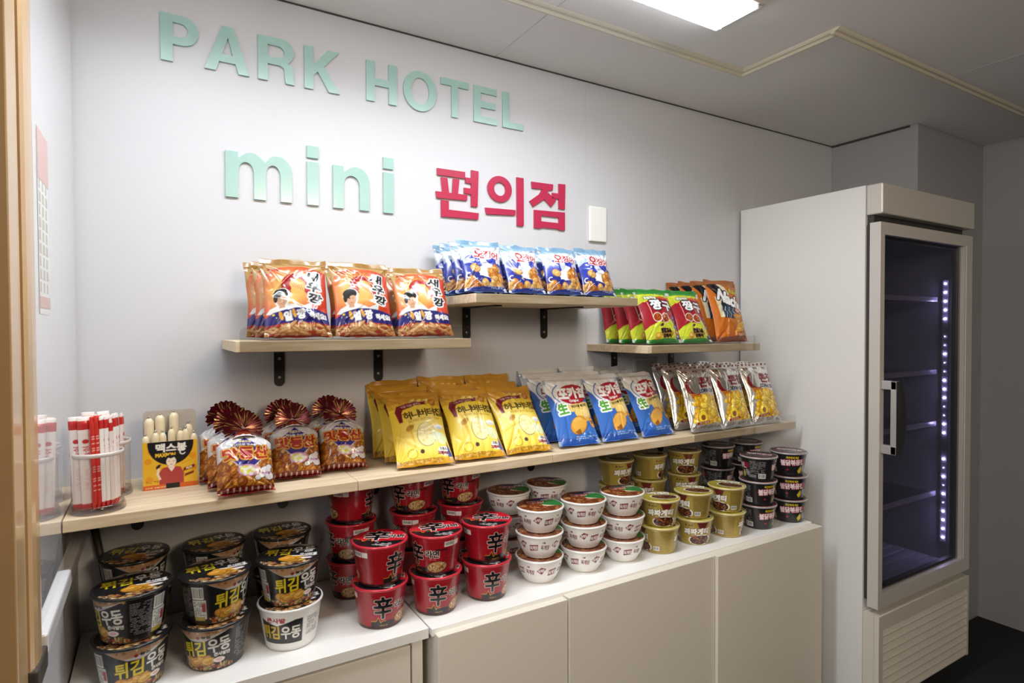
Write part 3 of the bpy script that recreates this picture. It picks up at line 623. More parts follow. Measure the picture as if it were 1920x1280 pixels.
def art_potato():
    a = Art(100, 136, .735, '3b6fc0')
    a.poly(((0, 1), (.735, 1), (.735, .70), (.5, .60), (.3, .52), (.10, .62), (0, .80)), 'eae8e6'); a.rect(0, .955, .735, 1, 'cfccc8'); a.poly(((.0, .80), (.06, .72), (.10, .62), (0, .52)), '2f5fb0')
    a.line(arc(.44, .745, .34, .20, 130, 250, 16), .016, '3a62b4'); a.ell(.45, .745, .285, .155, 'a5172b', .12); a.ell(.45, .745, .265, .138, 'b31d30', .12)
    a.text('포', .265, .750, .15, 'ffffff', w=.165, bold=.012, rot=.03); a.text('카', .445, .770, .16, 'ffffff', w=.165, bold=.012, rot=.03); a.text('칩', .62, .775, .14, 'ffffff', w=.14, bold=.010, rot=.03)
    a.text('Original', .44, .640, .045, 'f6ece6', w=.19, bold=.003, rot=.1)
    a.poly(((.22, .56), (.66, .63), (.735, .62), (.735, .52), (.30, .46)), 'e3c878'); a.text('생감자를 통으로', .50, .565, .038, '3a2c14', w=.32, bold=.003, rot=.12)
    a.text('生', .19, .515, .15, '5aa43a', w=.16, bold=.010, out=('ffffff', .020), rot=.12)
    def chip(x, y, rx, ry, rot, c):
        c = a.c(c); a.ell(x, y, rx*1.05, ry*1.05, c*.62, rot); a.ell(x, y, rx, ry, c, rot); a.ell(x-.02, y+.03, rx*.72, ry*.62, c*.6+np.array([.4, .36, .22]), rot)
    chip(.56, .42, .15, .095, .3, 'e2ac44'); chip(.50, .44, .12, .08, -.2, 'ecc168'); chip(.62, .47, .10, .07, .6, 'f0d08a'); chip(.40, .27, .17, .115, .55, 'd9963a')
    a.poly(((.26, .28), (.40, .345), (.57, .35), (.52, .24), (.42, .15), (.30, .17)), 'e6ad4c'); a.poly(((.30, .17), (.40, .22), (.42, .15), (.36, .13)), '9c5f1e')
    a.ell(.68, .30, .05, .085, '3a2a16', .35); a.ell(.68, .30, .045, .078, 'e99c2c', .35); a.text('맛', .68, .31, .05, '3a1c0c', w=.05, bold=.004)
    a.poly(((0, 0), (.735, 0), (.735, .10), (.3, .07), (0, .12)), '2f5cae'); a.fine(.30, .06, .70, .12, '9db9e2', 2, 7)
    return a.out(0.97)
def art_corn():
    a = Art(100, 140, .70, 'd9d7d3'); a.a[..., 3] = 0.6
    a.rect(0, .90, .70, 1, 'd8d6d2', .7)
    for x in (.12, .34, .56): a.text('콘칩', x, .95, .035, '6a2228', w=.10, bold=.004)
    a.ell(.20, .70, .145, .155, '8c1526'); a.ell(.245, .735, .125, .150, 'd6d3cd', metal=.8); a.line(arc(.21, .70, .155, .165, 150, 330, 18), .008, 'e2c59a')
    a.text('콘', .42, .755, .15, '7f1d2b', w=.17, bold=.014, rot=.02); a.text('칩', .605, .775, .15, '7f1d2b', w=.16, bold=.012, rot=.02)
    a.text('CORN CHIP', .48, .615, .055, '20305e', w=.38, bold=.006)
    a.poly(((.10, .60), (.34, .56), (.50, .55), (.40, .49), (.12, .50)), 'd98b2a'); a.fine(.12, .50, .44, .58, '8a3a1c', 3, 6)
    cols = ('f0c62c', 'eab91f', 'f5d544', 'e2a81c'); a.pile(lambda g: (.10+.58*g.random(), .12+.40*g.random()**1.2), 90, .045, .075, cols, 8, (.45, .8), 'a86410')
    a.ell(.25, .21, .085, .085, 'f2d23c'); a.ell(.25, .20, .045, .045, '8a5220'); a.poly(((.12, .13), (.36, .15), (.38, .11), (.13, .09)), '8c2a1c'); a.text('고소한맛', .25, .118, .03, 'f4dfb0', w=.18)
    a.rect(0, 0, .70, .085, 'd5d3cf', .75)
    for x in (.15, .38, .60): a.poly(((x-.07, .02), (x-.05, .065), (x+.08, .07), (x+.06, .025)), '8d7d78')
    return a.out(1.05)
def art_cracker():
    a = Art(96, 112, .86, 'e6e4e6')
    a.poly(((0, 0), (0, .50), (.12, .56), (.30, .44), (.66, .40), (.78, .66), (.86, .72), (.86, 0)), '9c5418')
    cols = ('c8741f', 'b55f18', 'd98b2c', '9d4e15', 'e0a044'); a.pile(lambda g: (g.uniform(0, .86), g.uniform(.02, .46)), 90, .05, .075, cols, 5, (.7, 1), '4a2008'); a.pile(lambda g: (g.uniform(.76, .86), g.uniform(.4, .66)), 7, .05, .07, cols, 6, (.6, .9), '4a2008')
    a.poly(((.43, .96), (.80, .62), (.43, .28), (.08, .62)), 'e9e6ee'); a.poly(((.43, .945), (.785, .62), (.43, .295), (.095, .62)), '35288a')
    a.text('땅콩으로', .43, .845, .055, 'e8d9a0', w=.20, bold=.003); a.text('버무려 고소한', .44, .765, .05, 'f0ead0', w=.34, bold=.003)
    for ch, x in (('맛', .20), ('동', .44), ('산', .67)): a.text(ch, x, .60+.05*x, .20, 'b0281c', w=.215, bold=.012, out=('eeb23c', .018), out2=('7c2a12', .026))
    a.ell(.46, .33, .16, .10, 'd8a0d0'); a.ell(.45, .33, .12, .075, 'e8e24a'); g = random.Random(3)
    for k in range(14): a.ell(.46+g.uniform(-.12, .12), .33+g.uniform(-.07, .07), .026, .022, 'f7f5ee')
    for x, y, r in ((.72, .30, .085), (.66, .24, .05), (.78, .22, .07), (.60, .20, .045), (.78, .37, .045)): a.ell(x, y, r+.010, r*.9+.010, '33262a')
    for x, y, r in ((.72, .30, .085), (.66, .24, .05), (.78, .22, .07), (.60, .20, .045), (.78, .37, .045)): a.ell(x, y, r, r*.9, 'f3eef2')
    a.text('국산쌀', .73, .27, .04, 'b05aa0', w=.14, bold=.003)
    a.rect(0, 0, .86, .075, '7d1a1c')
    for k in range(9): a.rect(.05+.09*k, .012, .075+.09*k, .062, 'e8d8b8')
    return a.out(0.8)

CR = 1.0
def bag_mesh(name, art, Wd, H, T, seed, back, boxy=0.0):
    gh, gw = art.shape[:2]; g = np.random.default_rng(seed)
    u = (np.arange(gw)+.5)/gw; v = (np.arange(gh)+.5)/gh; u = (u-u[0])/(u[-1]-u[0]); v = (v-v[0])/(v[-1]-v[0])
    def shell(u, v, sgn):
        U, V = np.meshgrid(u, v); s = 2*U-1
        env = np.sin(PI*np.clip(V, 0, 1))**(.50-.22*boxy); prof = np.clip(1-np.abs(s)**(2.4+4*boxy), 0, 1)**.72
        d = T/2*env*prof
        nb = np.minimum(V, 1-V); edge = np.clip(1-nb/.30, 0, 1)**1.3*np.clip(1-np.abs(s)**4, 0, 1)*np.minimum(1, 9*nb)
        for k in range(6):
            f = g.uniform(4, 11); ph = g.uniform(0, 6.28); sk = g.uniform(-5, 5); d = d+CR*.0019*edge*(np.abs(np.sin(f*s+ph+sk*V))-.5)
        for sx in (-1, 1):                                   # folds running in from the corners
            for sv in (0, 1):
                for k in range(3):
                    an = g.uniform(.35, 1.25); ux, uy = -sx*math.cos(an), (1-2*sv)*math.sin(an); a_ = (s-sx)*.5; b_ = V-sv; p = a_*ux+b_*uy; q = -a_*uy+b_*ux
                    d = d-CR*.0042*np.exp(-(q/.020)**2)*np.clip(p/.05, 0, 1)*np.exp(-(p/g.uniform(.16, .34))**2)*prof**.5
        for k in range(9):
            cx, cy, rot, L, wd = g.uniform(-.8, .8), g.uniform(.1, .9), g.uniform(0, PI), g.uniform(.12, .32), g.uniform(.018, .05)
            a_ = (s-cx)*.5; b_ = V-cy; p = a_*math.cos(rot)+b_*math.sin(rot); q = -a_*math.sin(rot)+b_*math.cos(rot)
            d = d+CR*g.choice((-1, 1))*.0030*np.exp(-(p/L)**2-(q/wd)**2)*prof
        w = Wd/2*(1-.085*(1-boxy)*np.sin(PI*V)**.7+.010*np.sin(V*11+seed)*np.sign(s)*(1-boxy))
        if boxy: sh = np.clip((V-.80)/.20, 0, 1); w = w*(1-.62*sh**1.6); d = d*(1-.25*sh)
        X = s*w; Z = .007+V*(H-.007)+.0025*np.sin(s*3+seed)*V*(1-V)*4
        bend = .0035*np.sin(V*3.1)*np.sin(seed*1.7)+.05*np.sin(seed*2.3)*np.clip(V-.78, 0, 1)**2
        return np.stack([X, sgn*d+bend, Z], -1)
    F = shell(u, v, -1); ub = np.linspace(0, 1, 25); vb = np.linspace(0, 1, 31); B = shell(ub, vb, 1)[:, ::-1]
    return merge_grids(name, [(F, art, False), (B, solid(B.shape[:2], back), False)])
def seal_mesh(name, Wd, z0, z1, col, seed, fwd=0.0, metal=0.0, marks=None):
    g = np.random.default_rng(seed+50); n = 60; s = np.linspace(-1, 1, n); R = []
    ph = g.uniform(0, 6.28, 3); wav = .0022*np.sin(4*s+ph[0])+.0013*np.sin(9*s+ph[1])
    for k, t in enumerate(np.linspace(0, 1, 7)):
        y = wav*t-fwd*t+.0004*(-1)**k; z = z0+(z1-z0)*t+(0.0014*np.sin(6*s+ph[2])*t if fwd == 0 else (.0018*np.abs(np.sin(3.5*s+ph[2]))*t)); R.append(np.stack([s*Wd/2, y, z+0*s], -1))
    P = np.array(R); back = P[::-1].copy(); back[..., 1] += .0006; K = solid(P.shape[:2], col, metal)
    if marks:
        for i in range(0, n, 8): K[2:5, i:i+4] = np.append(lin(hx(marks)), 0)
    return merge_grids(name, [(P, K, False), (back, K[::-1], False)])
M_film = print_mat('printed_film', 0.24, 0.5, 0.35, 0.10, 45)
M_film2 = print_mat('matt_printed_film', 0.34, 0.45, 0.15, 0.10, 45)
M_foil = print_mat('printed_foil', 0.22, 0.6, 0.2, 0.25, 60, alpha_metal=True)
PROTO = {}
def bag_proto(key, artfn, Wd, H, T, m, back, top, bot, seeds, metal=0.0, boxy=0.0, marks=None):
    art = artfn(); PROTO[key] = []
    for sd in seeds:
        PROTO[key].append((bag_mesh(key, art, Wd, H, T, sd, back, boxy), seal_mesh('top_seal', Wd*.995, H-.001, H+.013, top, sd, 0, metal, marks) if top else None, seal_mesh('bottom_seal', Wd*.995, .0075, .0012, bot, sd+9, .011, metal)))
    PROTO[key].append(m)
def place_bag(key, name, label, cat, group, x, y, z, tilt, yaw=0.0, var=0, roll=0.0):
    P = PROTO[key]; pouch, top, bot = P[var % (len(P)-1)]; m = P[-1]
    t = thing(name, label, cat, (x, y, z), (0, 0, 0), group)
    t.rotation_mode = 'XYZ'; t.rotation_euler = (-math.radians(tilt), math.radians(roll), math.radians(yaw))
    for nm, me in (('pouch', pouch), ('top_seal', top), ('bottom_seal', bot)):
        if me is None: continue
        if not me.materials: me.materials.append(m)
        o = bpy.data.objects.new(nm, me); C.objects.link(o); o.parent = t
    return t
bag_proto('shrimp', art_shrimp, .148, .187, .044, M_film, '94652c', '94703a', '6f2c1c', (1, 2, 3))
bag_proto('peanut', art_peanut, .126, .148, .040, M_film, 'a9aeb6', '6f90aa', '7f98bb', (4, 5, 6))
bag_proto('cookie', art_cookie, .148, .186, .042, M_film, 'c8c8c4', '2f8034', '38903e', (7, 8))
bag_proto('nacho', art_nacho, .155, .223, .040, M_film2, 'a05a28', '9c5c30', '7f4630', (10, 11))
bag_proto('honey', art_honey, .151, .214, .034, M_film2, 'b08030', 'c08a2c', 'c39428', (13, 14, 15))
bag_proto('potato', art_potato, .148, .218, .038, M_film, '9aa6b8', 'cdc9c4', '5a86cc', (16, 17, 18))
bag_proto('corn', art_corn, .155, .218, .044, M_foil, 'c8c6c2', 'd2d0cc', 'd0cecb', (19, 20, 21), .75, 0, '6a2228')
bag_proto('cracker', art_cracker, .112, .130, .056, M_film, 'b06a28', None, '7d1a1c', (22, 23), 0, .55)
ROW_ = ('in the front row', 'in the second row', 'in the third row', 'at the back')
def fan_mesh(seed, R=.041):
    g = random.Random(seed); n = 34; P, K = [], []
    for ring, rr in enumerate((.005, .016, .028, R)):
        rowp, rowk = [], []
        for i in range(n*2+1):
            a = math.radians(-28+236*i/(n*2)); r = rr*(1+.05*math.sin(i*1.3+seed)*(ring/3)); amp = .0035*ring/3
            rowp.append((r*math.cos(a), (amp if i % 2 else -amp)+.004*math.sin(a*2+seed)-.006*(ring/3)**2, r*math.sin(a)*.95)); 
            c = 'e6c27c' if (i % 3 == 0 and g.random() < .42) else ('570d1a' if i % 2 else '7c1622'); rowk.append(np.append(lin(hx(c)), .55))
        P.append(rowp); K.append(rowk)
    return raw_fan(np.array(P), np.array(K))
def raw_fan(P, K):
    B = P[:, ::-1].copy(); B[..., 1] += .0008
    return merge_grids('gathered_top', [(P, K, False), (B, K[:, ::-1], False)])
FANS = [fan_mesh(1), fan_mesh(2)]
def tuft_mesh(seed):
    """the gathered neck: film pulled together from the pouch top to the tie"""
    n = 48; R = []; K = []
    for k, t in enumerate(np.linspace(0, 1, 8)):
        w, d = .0235*(1-t)**1.1+.006, .017*(1-t)+.005; th = np.linspace(0, 2*PI, n, endpoint=False); pl = 1+.16*np.sin(th*11+seed)*t*(1-t)*4
        R.append(np.stack([w*np.cos(th)*pl, d*np.sin(th)*pl+.004*t, .0-.004*np.cos(th)**2*(1-t)+t*.022+0*th], -1))
        K.append(solid((n,), 'e2dfe0' if t < .28 else ('a3401f' if t < .6 else '7a1626'), .0 if t < .28 else .4))
    return merge_grids('neck', [(np.array(R), np.array(K), True)])
NECK = [tuft_mesh(1), tuft_mesh(2)]
M_fan = print_mat('metallic_tie_foil', 0.25, 0.6, 0.2, 0.0, alpha_metal=True)
for me in FANS+NECK: me.materials.append(M_fan)

# ---- shrimp crackers on the upper left shelf
ZS = 1.3615
for ci, x in enumerate((.276, .430, .584)):
    for r, (y, tl) in enumerate(((-.262, 21), (-.200, 21), (-.140, 20))):
        if (ci, r) in ((1, 2), (2, 2)): continue
        place_bag('shrimp', 'shrimp_cracker_bag', 'orange shrimp cracker bag, %s of the %s column on the upper left shelf' % (('front', 'second', 'third')[r], ('left', 'middle', 'right')[ci]), 'snack bag', 'orange shrimp cracker bags', x+(-.010*r if ci == 0 else .004*r), y, ZS, tl+(0, 0, 3)[ci], (-2, 2, -3)[ci], ci+r, (0, .8, -.6)[ci])
# ---- peanut snacks in the upper middle
ZS = 1.4765
for ci, (x, n) in enumerate(((.757, 4), (.890, 3), (1.018, 3), (1.146, 2))):
    for r in range(n):
        place_bag('peanut', 'peanut_snack_bag', 'blue peanut snack bag, %s in the %s column of the upper middle shelf' % (('front', 'second', 'third', 'rearmost')[r], ('first', 'second', 'third', 'fourth')[ci]), 'snack bag', 'blue peanut snack bags', x+.003*(r % 2), -.258+.060*r, ZS, 22-2*r+(0, 3, 1, -2)[ci], (-3, 2, -2, 1)[ci], ci+r)
# ---- cookies and nacho chips on the upper right shelf
ZS = 1.3315
for ci, (x, n) in enumerate(((1.410, 4), (1.562, 3))):
    for r in range(n):
        place_bag('cookie', 'cookie_snack_bag', 'red and yellow snack bag, %s in the %s column of the upper right shelf' % (('front', 'second', 'third', 'rearmost')[r], ('left', 'right')[ci]), 'snack bag', 'red and yellow cookie bags', x, -.258+.066*r, ZS, 23-2.5*r, (-3, -1)[ci], ci+r)
for r in range(4):
    place_bag('nacho', 'nacho_chip_bag', 'orange nacho chip bag, %s of four at the right of the upper right shelf' % ('front', 'second', 'third', 'rearmost')[r], 'snack bag', 'orange nacho bags', 1.742, -.256+.062*r, ZS, 17-.8*r, -3, r)
# ---- low shelf
ZS = 1.0365
for ci, x in enumerate((.580, .736, .892)):
    for r, (y, tl) in enumerate(((-.264, 40), (-.184, 35), ((-.108, -.098, -.108)[ci], (27, 24, 24)[ci]))):
        place_bag('honey', 'honey_chip_bag', 'yellow honey chip bag, %s of the %s column on the low shelf' % (('front', 'middle', 'back')[r], ('left', 'centre', 'right')[ci]), 'snack bag', 'yellow honey chip bags', x-(0, .004, .010)[r], y, ZS+(0, .004, .014)[r]*0, tl, (-7, -3, -1)[ci], ci+r, (-1, 1, 0)[ci])
for ci, x in enumerate((1.074, 1.232, 1.390)):
    for r, (y, tl) in enumerate(((-.254, 30), (-.166, 28), (-.098, (21, 18, 22)[ci]))):
        place_bag('potato', 'potato_chip_bag', 'blue potato chip bag with red oval, %s of the %s column' % (('front', 'middle', 'back')[r], ('left', 'centre', 'right')[ci]), 'snack bag', 'blue potato chip bags', x-(0, .006, .002)[r], y, ZS, tl, (-4, 1, 3)[ci], ci+r)
for ci, x in enumerate((1.590, 1.747, 1.905)):
    for r, (y, tl) in enumerate(((-.279, 19), (-.212, 18), (-.146, 16))):
        if (ci, r) == (2, 2): continue
        place_bag('corn', 'corn_chip_bag', 'silver foil corn chip bag, %s of the %s column on the low shelf' % (('front', 'middle', 'back')[r], ('left', 'centre', 'right')[ci]), 'snack bag', 'silver corn chip bags', x-(.0, .006, -.004)[r], y, ZS, tl, (-2, 0, -2)[ci], ci+r)
for ci, (x, y0, n, yw) in enumerate(((.160, -.296, 3, -2), (.278, -.212, 2, -4), (.393, -.190, 2, -8))):
    for r in range(n):
        tl = (27, 24, 16)[r]; H = .130
        t = place_bag('cracker', 'peanut_cracker_bag', 'cracker bag with red fan top, %s of the %s column on the low shelf' % (('front', 'second', 'back')[r], ('left', 'middle', 'right')[ci]), 'snack bag', 'fan topped cracker bags', x-.012*r, y0+.076*r, ZS+.0005, tl, yw, ci+r)
        nk = bpy.data.objects.new('neck', NECK[(ci+r) % 2]); C.objects.link(nk); nk.parent = t; nk.location = (0, 0, H-.006)
        fn = bpy.data.objects.new('gathered_top', FANS[(ci+r) % 2]); C.objects.link(fn); fn.parent = t; fn.location = (0, .002, H+.018); fn.rotation_euler = (math.radians(12), 0, math.radians(random.Random(ci*3+r).uniform(-14, 14)))

# ================================================================== noodle cups
def roll(a): return np.roll(a, a.shape[1]//4, axis=1)
def two(a, fn):
    for x in (a.asp*.25, a.asp*.75): fn(x)
def art_udon(white=False):
    a = Art(336, 84, 4.0, '17171a', 3, True)
    def front(x):
        if white:
            a.rect(x-1.0, 0, x+1.0, 1, 'f1f1ef'); a.rect(x-.50, .18, x+.46, .80, '1b1b1f'); a.rect(x+.55, .28, x+.93, .80, 'd9d9d6'); a.fine(x+.57, .30, x+.92, .78, '6f6f70', 9, 3)
            a.poly(((x-.5, .80), (x-.1, .66), (x+.3, .80)), 'f1f1ef'); a.text('큰사발', x-.12, .80, .13, 'b32432', w=.42, bold=.008)
            a.text('튀김', x-.28, .48, .34, 'e2b92c', w=.44, bold=.010); a.text('우동', x+.20, .47, .32, 'f3f1ea', w=.42, bold=.010); a.rect(x-1.0, 0, x+1.0, .03, 'dededb'); return
        a.poly(((x-.62, .99), (x-.25, .76), (x+.02, .74), (x+.55, .99)), 'c9c6c4'); a.poly(((x-.62, 1), (x-.30, .80), (x, .84), (x+.62, 1)), 'a96f3c', al=.65)
        a.pile(lambda g: (x+g.uniform(-.55, .55), .97), 16, .03, .05, ('c08a50', 'd8b27c', 'a86a34', 'e3cfa6'), 3, (.3, .6))
        a.ell(x-.10, .84, .035, .04, '8c2030'); a.text('농심', x+.05, .855, .075, '2a2426', w=.17, bold=.006)
        # food picture along the foot
        a.pile(lambda g: (x+g.uniform(-.60, .58), g.uniform(.0, .13)), 60, .035, .07, ('b87a3c', 'd2a468', '8c4a22', 'e0c090', '6c3a20'), 4, (.25, .5))
        a.pile(lambda g: (x+g.uniform(-.34, .16), g.uniform(.16, .28)), 9, .11, .17, ('d89a34', 'e3ae4a', 'c98424'), 5, (.5, .75), '6a3a10')
        a.ell(x+.30, .24, .12, .065, 'f0e8e6'); a.ell(x+.30, .24, .07, .035, 'e9b3bd')
        for q in range(6): a.ell(x-.5+.19*q, .05+.03*(q % 3), .03, .025, ('b3202c', '4f8a34')[q % 2])
        a.text('튀김', x-.22, .545, .36, 'e4cf22', w=.50, bold=.011, shear=.10, rot=.10); a.text('우동', x+.30, .62, .33, 'eceae6', w=.42, bold=.010, rot=.10)
        a.text('큰사발면', x+.36, .385, .09, 'efece6', w=.32, bold=.004)
    two(a, front)
    if not white:
        for x in (2.0, 4.0):
            for o in (0, -4):
                a.fine(x+o-.36, .14, x+o+.02, .90, '8b8b8d', 18, int(x)); a.rect(x+o+.05, .12, x+o+.34, .60, 'd6d4d2'); a.fine(x+o+.07, .20, x+o+.33, .56, '5b5b5b', 8, 9); a.bars(x+o+.06, .62, x+o+.30, .92); a.rect(x+o+.05, .08, x+o+.30, .18, 'b9a43a'); a.rect(x+o+.25, .30, x+o+.33, .52, 'a5303a')
    return roll(a.out())
def lid_udon():
    a = Art(96, 96, 1.0, '1a1a1d')
    a.poly([(0, 1), (0, .80), (.5, .90), (1, .80), (1, 1)], '9c8f82'); a.ell(.38, .90, .028, .028, '8c2030'); a.text('농심', .55, .90, .05, '2c2426', w=.14, bold=.004)
    a.pile(lambda g: (g.uniform(0, 1), g.uniform(.02, .20)), 80, .03, .055, ('b87a3c', 'd2a468', '7c4a2a', 'e8d4b0', '9c5a34'), 4, (.3, .5))
    a.pile(lambda g: (.22+.56*g.random(), .30+g.uniform(-.06, .06)), 8, .10, .15, ('dd9a30', 'e7b04a', 'cc8622'), 6, (.5, .7), '6a3a10'); a.ell(.80, .33, .09, .04, 'efe4e4')
    a.text('튀김', .30, .62, .26, 'e6d322', w=.38, bold=.006, rot=.05); a.text('우동', .69, .70, .22, 'eceae8', w=.34, bold=.006, rot=.05); a.text('큰사발면', .80, .50, .06, 'f0eeea', w=.26, bold=.005); a.rect(.55, .42, .95, .45, 'efeae6')
    return a.out()
def art_shin():
    a = Art(336, 90, 3.85, '9c0f1f', 3, True); a.rect(0, .90, 3.85, 1, 'a81828')
    def front(x):
        for k in range(10): a.rect(x-.95, .82-.03*k, x-.55, .835-.03*k, '8c0c1a')
        a.text('辛', x-.02, .56, .58, '141214', w=.44, bold=.020, out=('e8dcd6', .013)); a.text('라면', x+.46, .57, .20, '141214', w=.34, bold=.009, out=('e8dcd6', .011)); a.text('큰사발', x+.46, .42, .05, 'd98a7c', w=.18)
        a.ell(x+.58, .20, .30, .17, '2a1714', .12); a.ell(x+.58, .205, .275, .15, 'b98a5a', .12)
        a.pile(lambda g: (x+.58+g.uniform(-.19, .19), .205+g.uniform(-.09, .09)), 22, .04, .07, ('d8b27c', 'c08a50', 'e6cfa0', '8c5a2c', '6f8a3a'), 4, (.25, .5))
        a.poly(((x-.34, 0), (x-.34, .19), (x-.20, .19), (x-.14, .30), (x-.08, .14), (x-.04, .19), (x+.30, .19), (x+.30, 0)), '1f1a1a'); a.line(((x-.34, .19), (x-.20, .19), (x-.14, .30), (x-.08, .14), (x-.04, .19), (x+.05, .19)), .010, 'd9b13a'); a.text('매운맛', x, .07, .035, 'c9a24a', w=.22)
    two(a, front)
    for x in (1.925, 3.85):
        for o in (0, -3.85): a.bars(x+o-.20, .76, x+o+.06, .90); a.rect(x+o+.08, .76, x+o+.24, .90, 'e6dcd8'); a.fine(x+o-.24, .26, x+o+.20, .70, '6c0c18', 9, 4); a.rect(x+o-.42, .66, x+o-.12, .72, '4a0a14')
    a.rect(0, 0, 3.85, .045, '3a1014'); return roll(a.out())
def lid_shin():
    a = Art(96, 96, 1.0, 'c41a2c'); a.poly(((0, 0), (0, .36), (.22, .34), (.28, .26), (.36, .46), (.44, .30), (1, .52), (1, 0)), '17161a')
    a.line(((0, .36), (.22, .34), (.28, .26), (.36, .46), (.44, .30)), .016, 'e07a2c'); a.text('辛', .42, .60, .46, '141214', w=.46, bold=.020, out=('efe6e0', .014), rot=.25); a.text('라면', .76, .66, .16, '1c1416', w=.28, bold=.010, out=('efe2da', .010), rot=.25); a.fine(.5, .12, .85, .32, 'cfc9c6', 4, 3); return a.out()
def art_yuk():
    a = Art(336, 60, 6.0, 'f0eeea', 3, True); n = 12
    for k in range(n):
        x = .25+.5*k; y = .60+.06*((k % 3)-1)
        if k % 3 == 0: a.poly(((x-.20, y-.17), (x-.18, y+.14), (x+.20, y+.19), (x+.18, y-.12)), '7d1b2b'); a.text('육개장', x, y, .20, 'f2e8e6', w=.34, bold=.006, rot=.1)
        elif k % 3 == 1: a.text('육개장', x, y-.04, .24, '7d1b2b', w=.38, bold=.010, rot=-.05); a.text('사발', x-.06, y+.21, .08, '7d1b2b', w=.13, bold=.006)
        else: a.poly(((x-.20, y-.02), (x, y+.18), (x+.20, y+.10), (x+.02, y-.20)), '7d1b2b'); a.text('육개장', x, y, .15, 'f2e8e6', w=.26, bold=.005, rot=.25)
    return a.out()
def lid_yuk():
    a = Art(96, 96, 1.0, '7a3a1e')
    a.pile(lambda g: (g.random(), g.random()), 150, .03, .06, ('9c5a30', '8a4424', 'b9743c', 'c98e58', '6a2a18'), 4, (.3, .7)); a.ell(.70, .46, .16, .10, 'ead9b4')
    a.poly(((.52, .50), (1, .30), (1, .86), (.64, .70)), '2f7a3c'); a.poly(((.36, .72), (.80, .78), (1, .84), (.8, .96), (.42, .88)), '2c2f7c'); a.text('육개장', .46, .70, .12, 'b02a34', w=.34, bold=.010, out=('f3ece2', .012)); a.text('사발면', .74, .82, .08, 'f1efe8', w=.24, bold=.006); return a.out()
def art_jja():
    a = Art(320, 80, 3.9, 'a8904a', 3, True); a.a[..., 3] = .35; a.rect(0, .93, 3.9, 1, 'c2ab64', .4)
    def front(x):
        a.rect(x-.62, 0, x+.62, 1, 'b09a44', .15); a.poly(((x+.02, .98), (x+.10, .74), (x+.34, .72), (x+.42, .98)), '6c2420'); a.ell(x-.36, .86, .035, .045, '8c2030'); a.text('농심', x-.20, .86, .07, '4a3a1c', w=.16, bold=.004)
        a.ell(x+.16, .20, .46, .24, 'efe9dc', .05); a.ell(x+.16, .20, .40, .20, '3a1a10', .05); a.pile(lambda g: (x+.16+g.uniform(-.32, .32), .20+g.uniform(-.15, .16)), 42, .05, .09, ('5a2814', '7c3c1c', '3c180e', '8f4a24', 'a5602c'), 4, (.25, .5), '1c0a06')
        a.text('짜파게티', x+.02, .58, .26, 'f4f0e4', w=.92, bold=.018, out=('3a2414', .020), shear=.12, rot=.06)
    two(a, front)
    for x in (1.95, 3.9):
        for o in (0, -3.9): a.fine(x+o-.28, .16, x+o+.26, .80, '8a7638', 13, 5); a.bars(x+o-.30, .10, x+o-.06, .28); a.text('농심', x+o, .08, .05, 'a03a2c', w=.16)
    return roll(a.out())
def lid_jja():
    a = Art(90, 90, 1.0, 'b0a03c'); a.ell(.60, .48, .36, .22, 'ece4d2', .1); a.ell(.60, .48, .32, .19, '3f1c12', .1); a.pile(lambda g: (.60+g.uniform(-.25, .25), .48+g.uniform(-.13, .13)), 40, .04, .07, ('5a2814', '7c3c1c', '3c180e', '8f4a24'), 4, (.3, .5), '1c0a06')
    a.text('짜파게티', .42, .80, .17, 'f4f0e4', w=.66, bold=.014, out=('3a2414', .016), rot=.1); a.fine(.12, .12, .7, .26, '6a5c20', 4, 3); return a.out()
def art_fire():
    a = Art(320, 80, 3.95, '1d1d20', 3, True)
    def front(x):
        a.text('화끈하게 매운', x-.02, .86, .11, 'd8c02c', w=.46, bold=.008); a.text('불닭볶음면', x, .62, .27, 'f4e9ea', w=.92, bold=.012, out=('a81c44', .022), rot=.06)
        a.poly(((x+.28, .06), (x+.20, .20), (x+.28, .34), (x+.34, .44), (x+.40, .30), (x+.40, .14)), 'd9c43a'); a.ell(x+.52, .32, .10, .16, '8d8d92', .3); a.ell(x-.20, .26, .05, .04, 'b0243c')
    two(a, front)
    for x in (1.975, 3.95):
        for o in (0, -3.95): a.fine(x+o-.34, .30, x+o+.24, .90, '8b8b8f', 12, 5); a.bars(x+o-.02, .08, x+o+.28, .30); a.rect(x+o-.60, .55, x+o-.40, .80, '8c1a34'); a.rect(x+o-.42, .10, x+o-.10, .24, '77777b')
    return roll(a.out())
def lid_fire():
    a = Art(90, 90, 1.0, '55555a'); a.ell(.5, .5, .5, .5, '8c1a28'); a.ell(.5, .5, .46, .46, '3a393d'); a.text('불닭볶음면', .5, .60, .16, 'e8c9cf', w=.66, bold=.010, out=('8c1c3a', .016)); a.fine(.2, .28, .8, .44, '9a9aa0', 4, 3); return a.out()

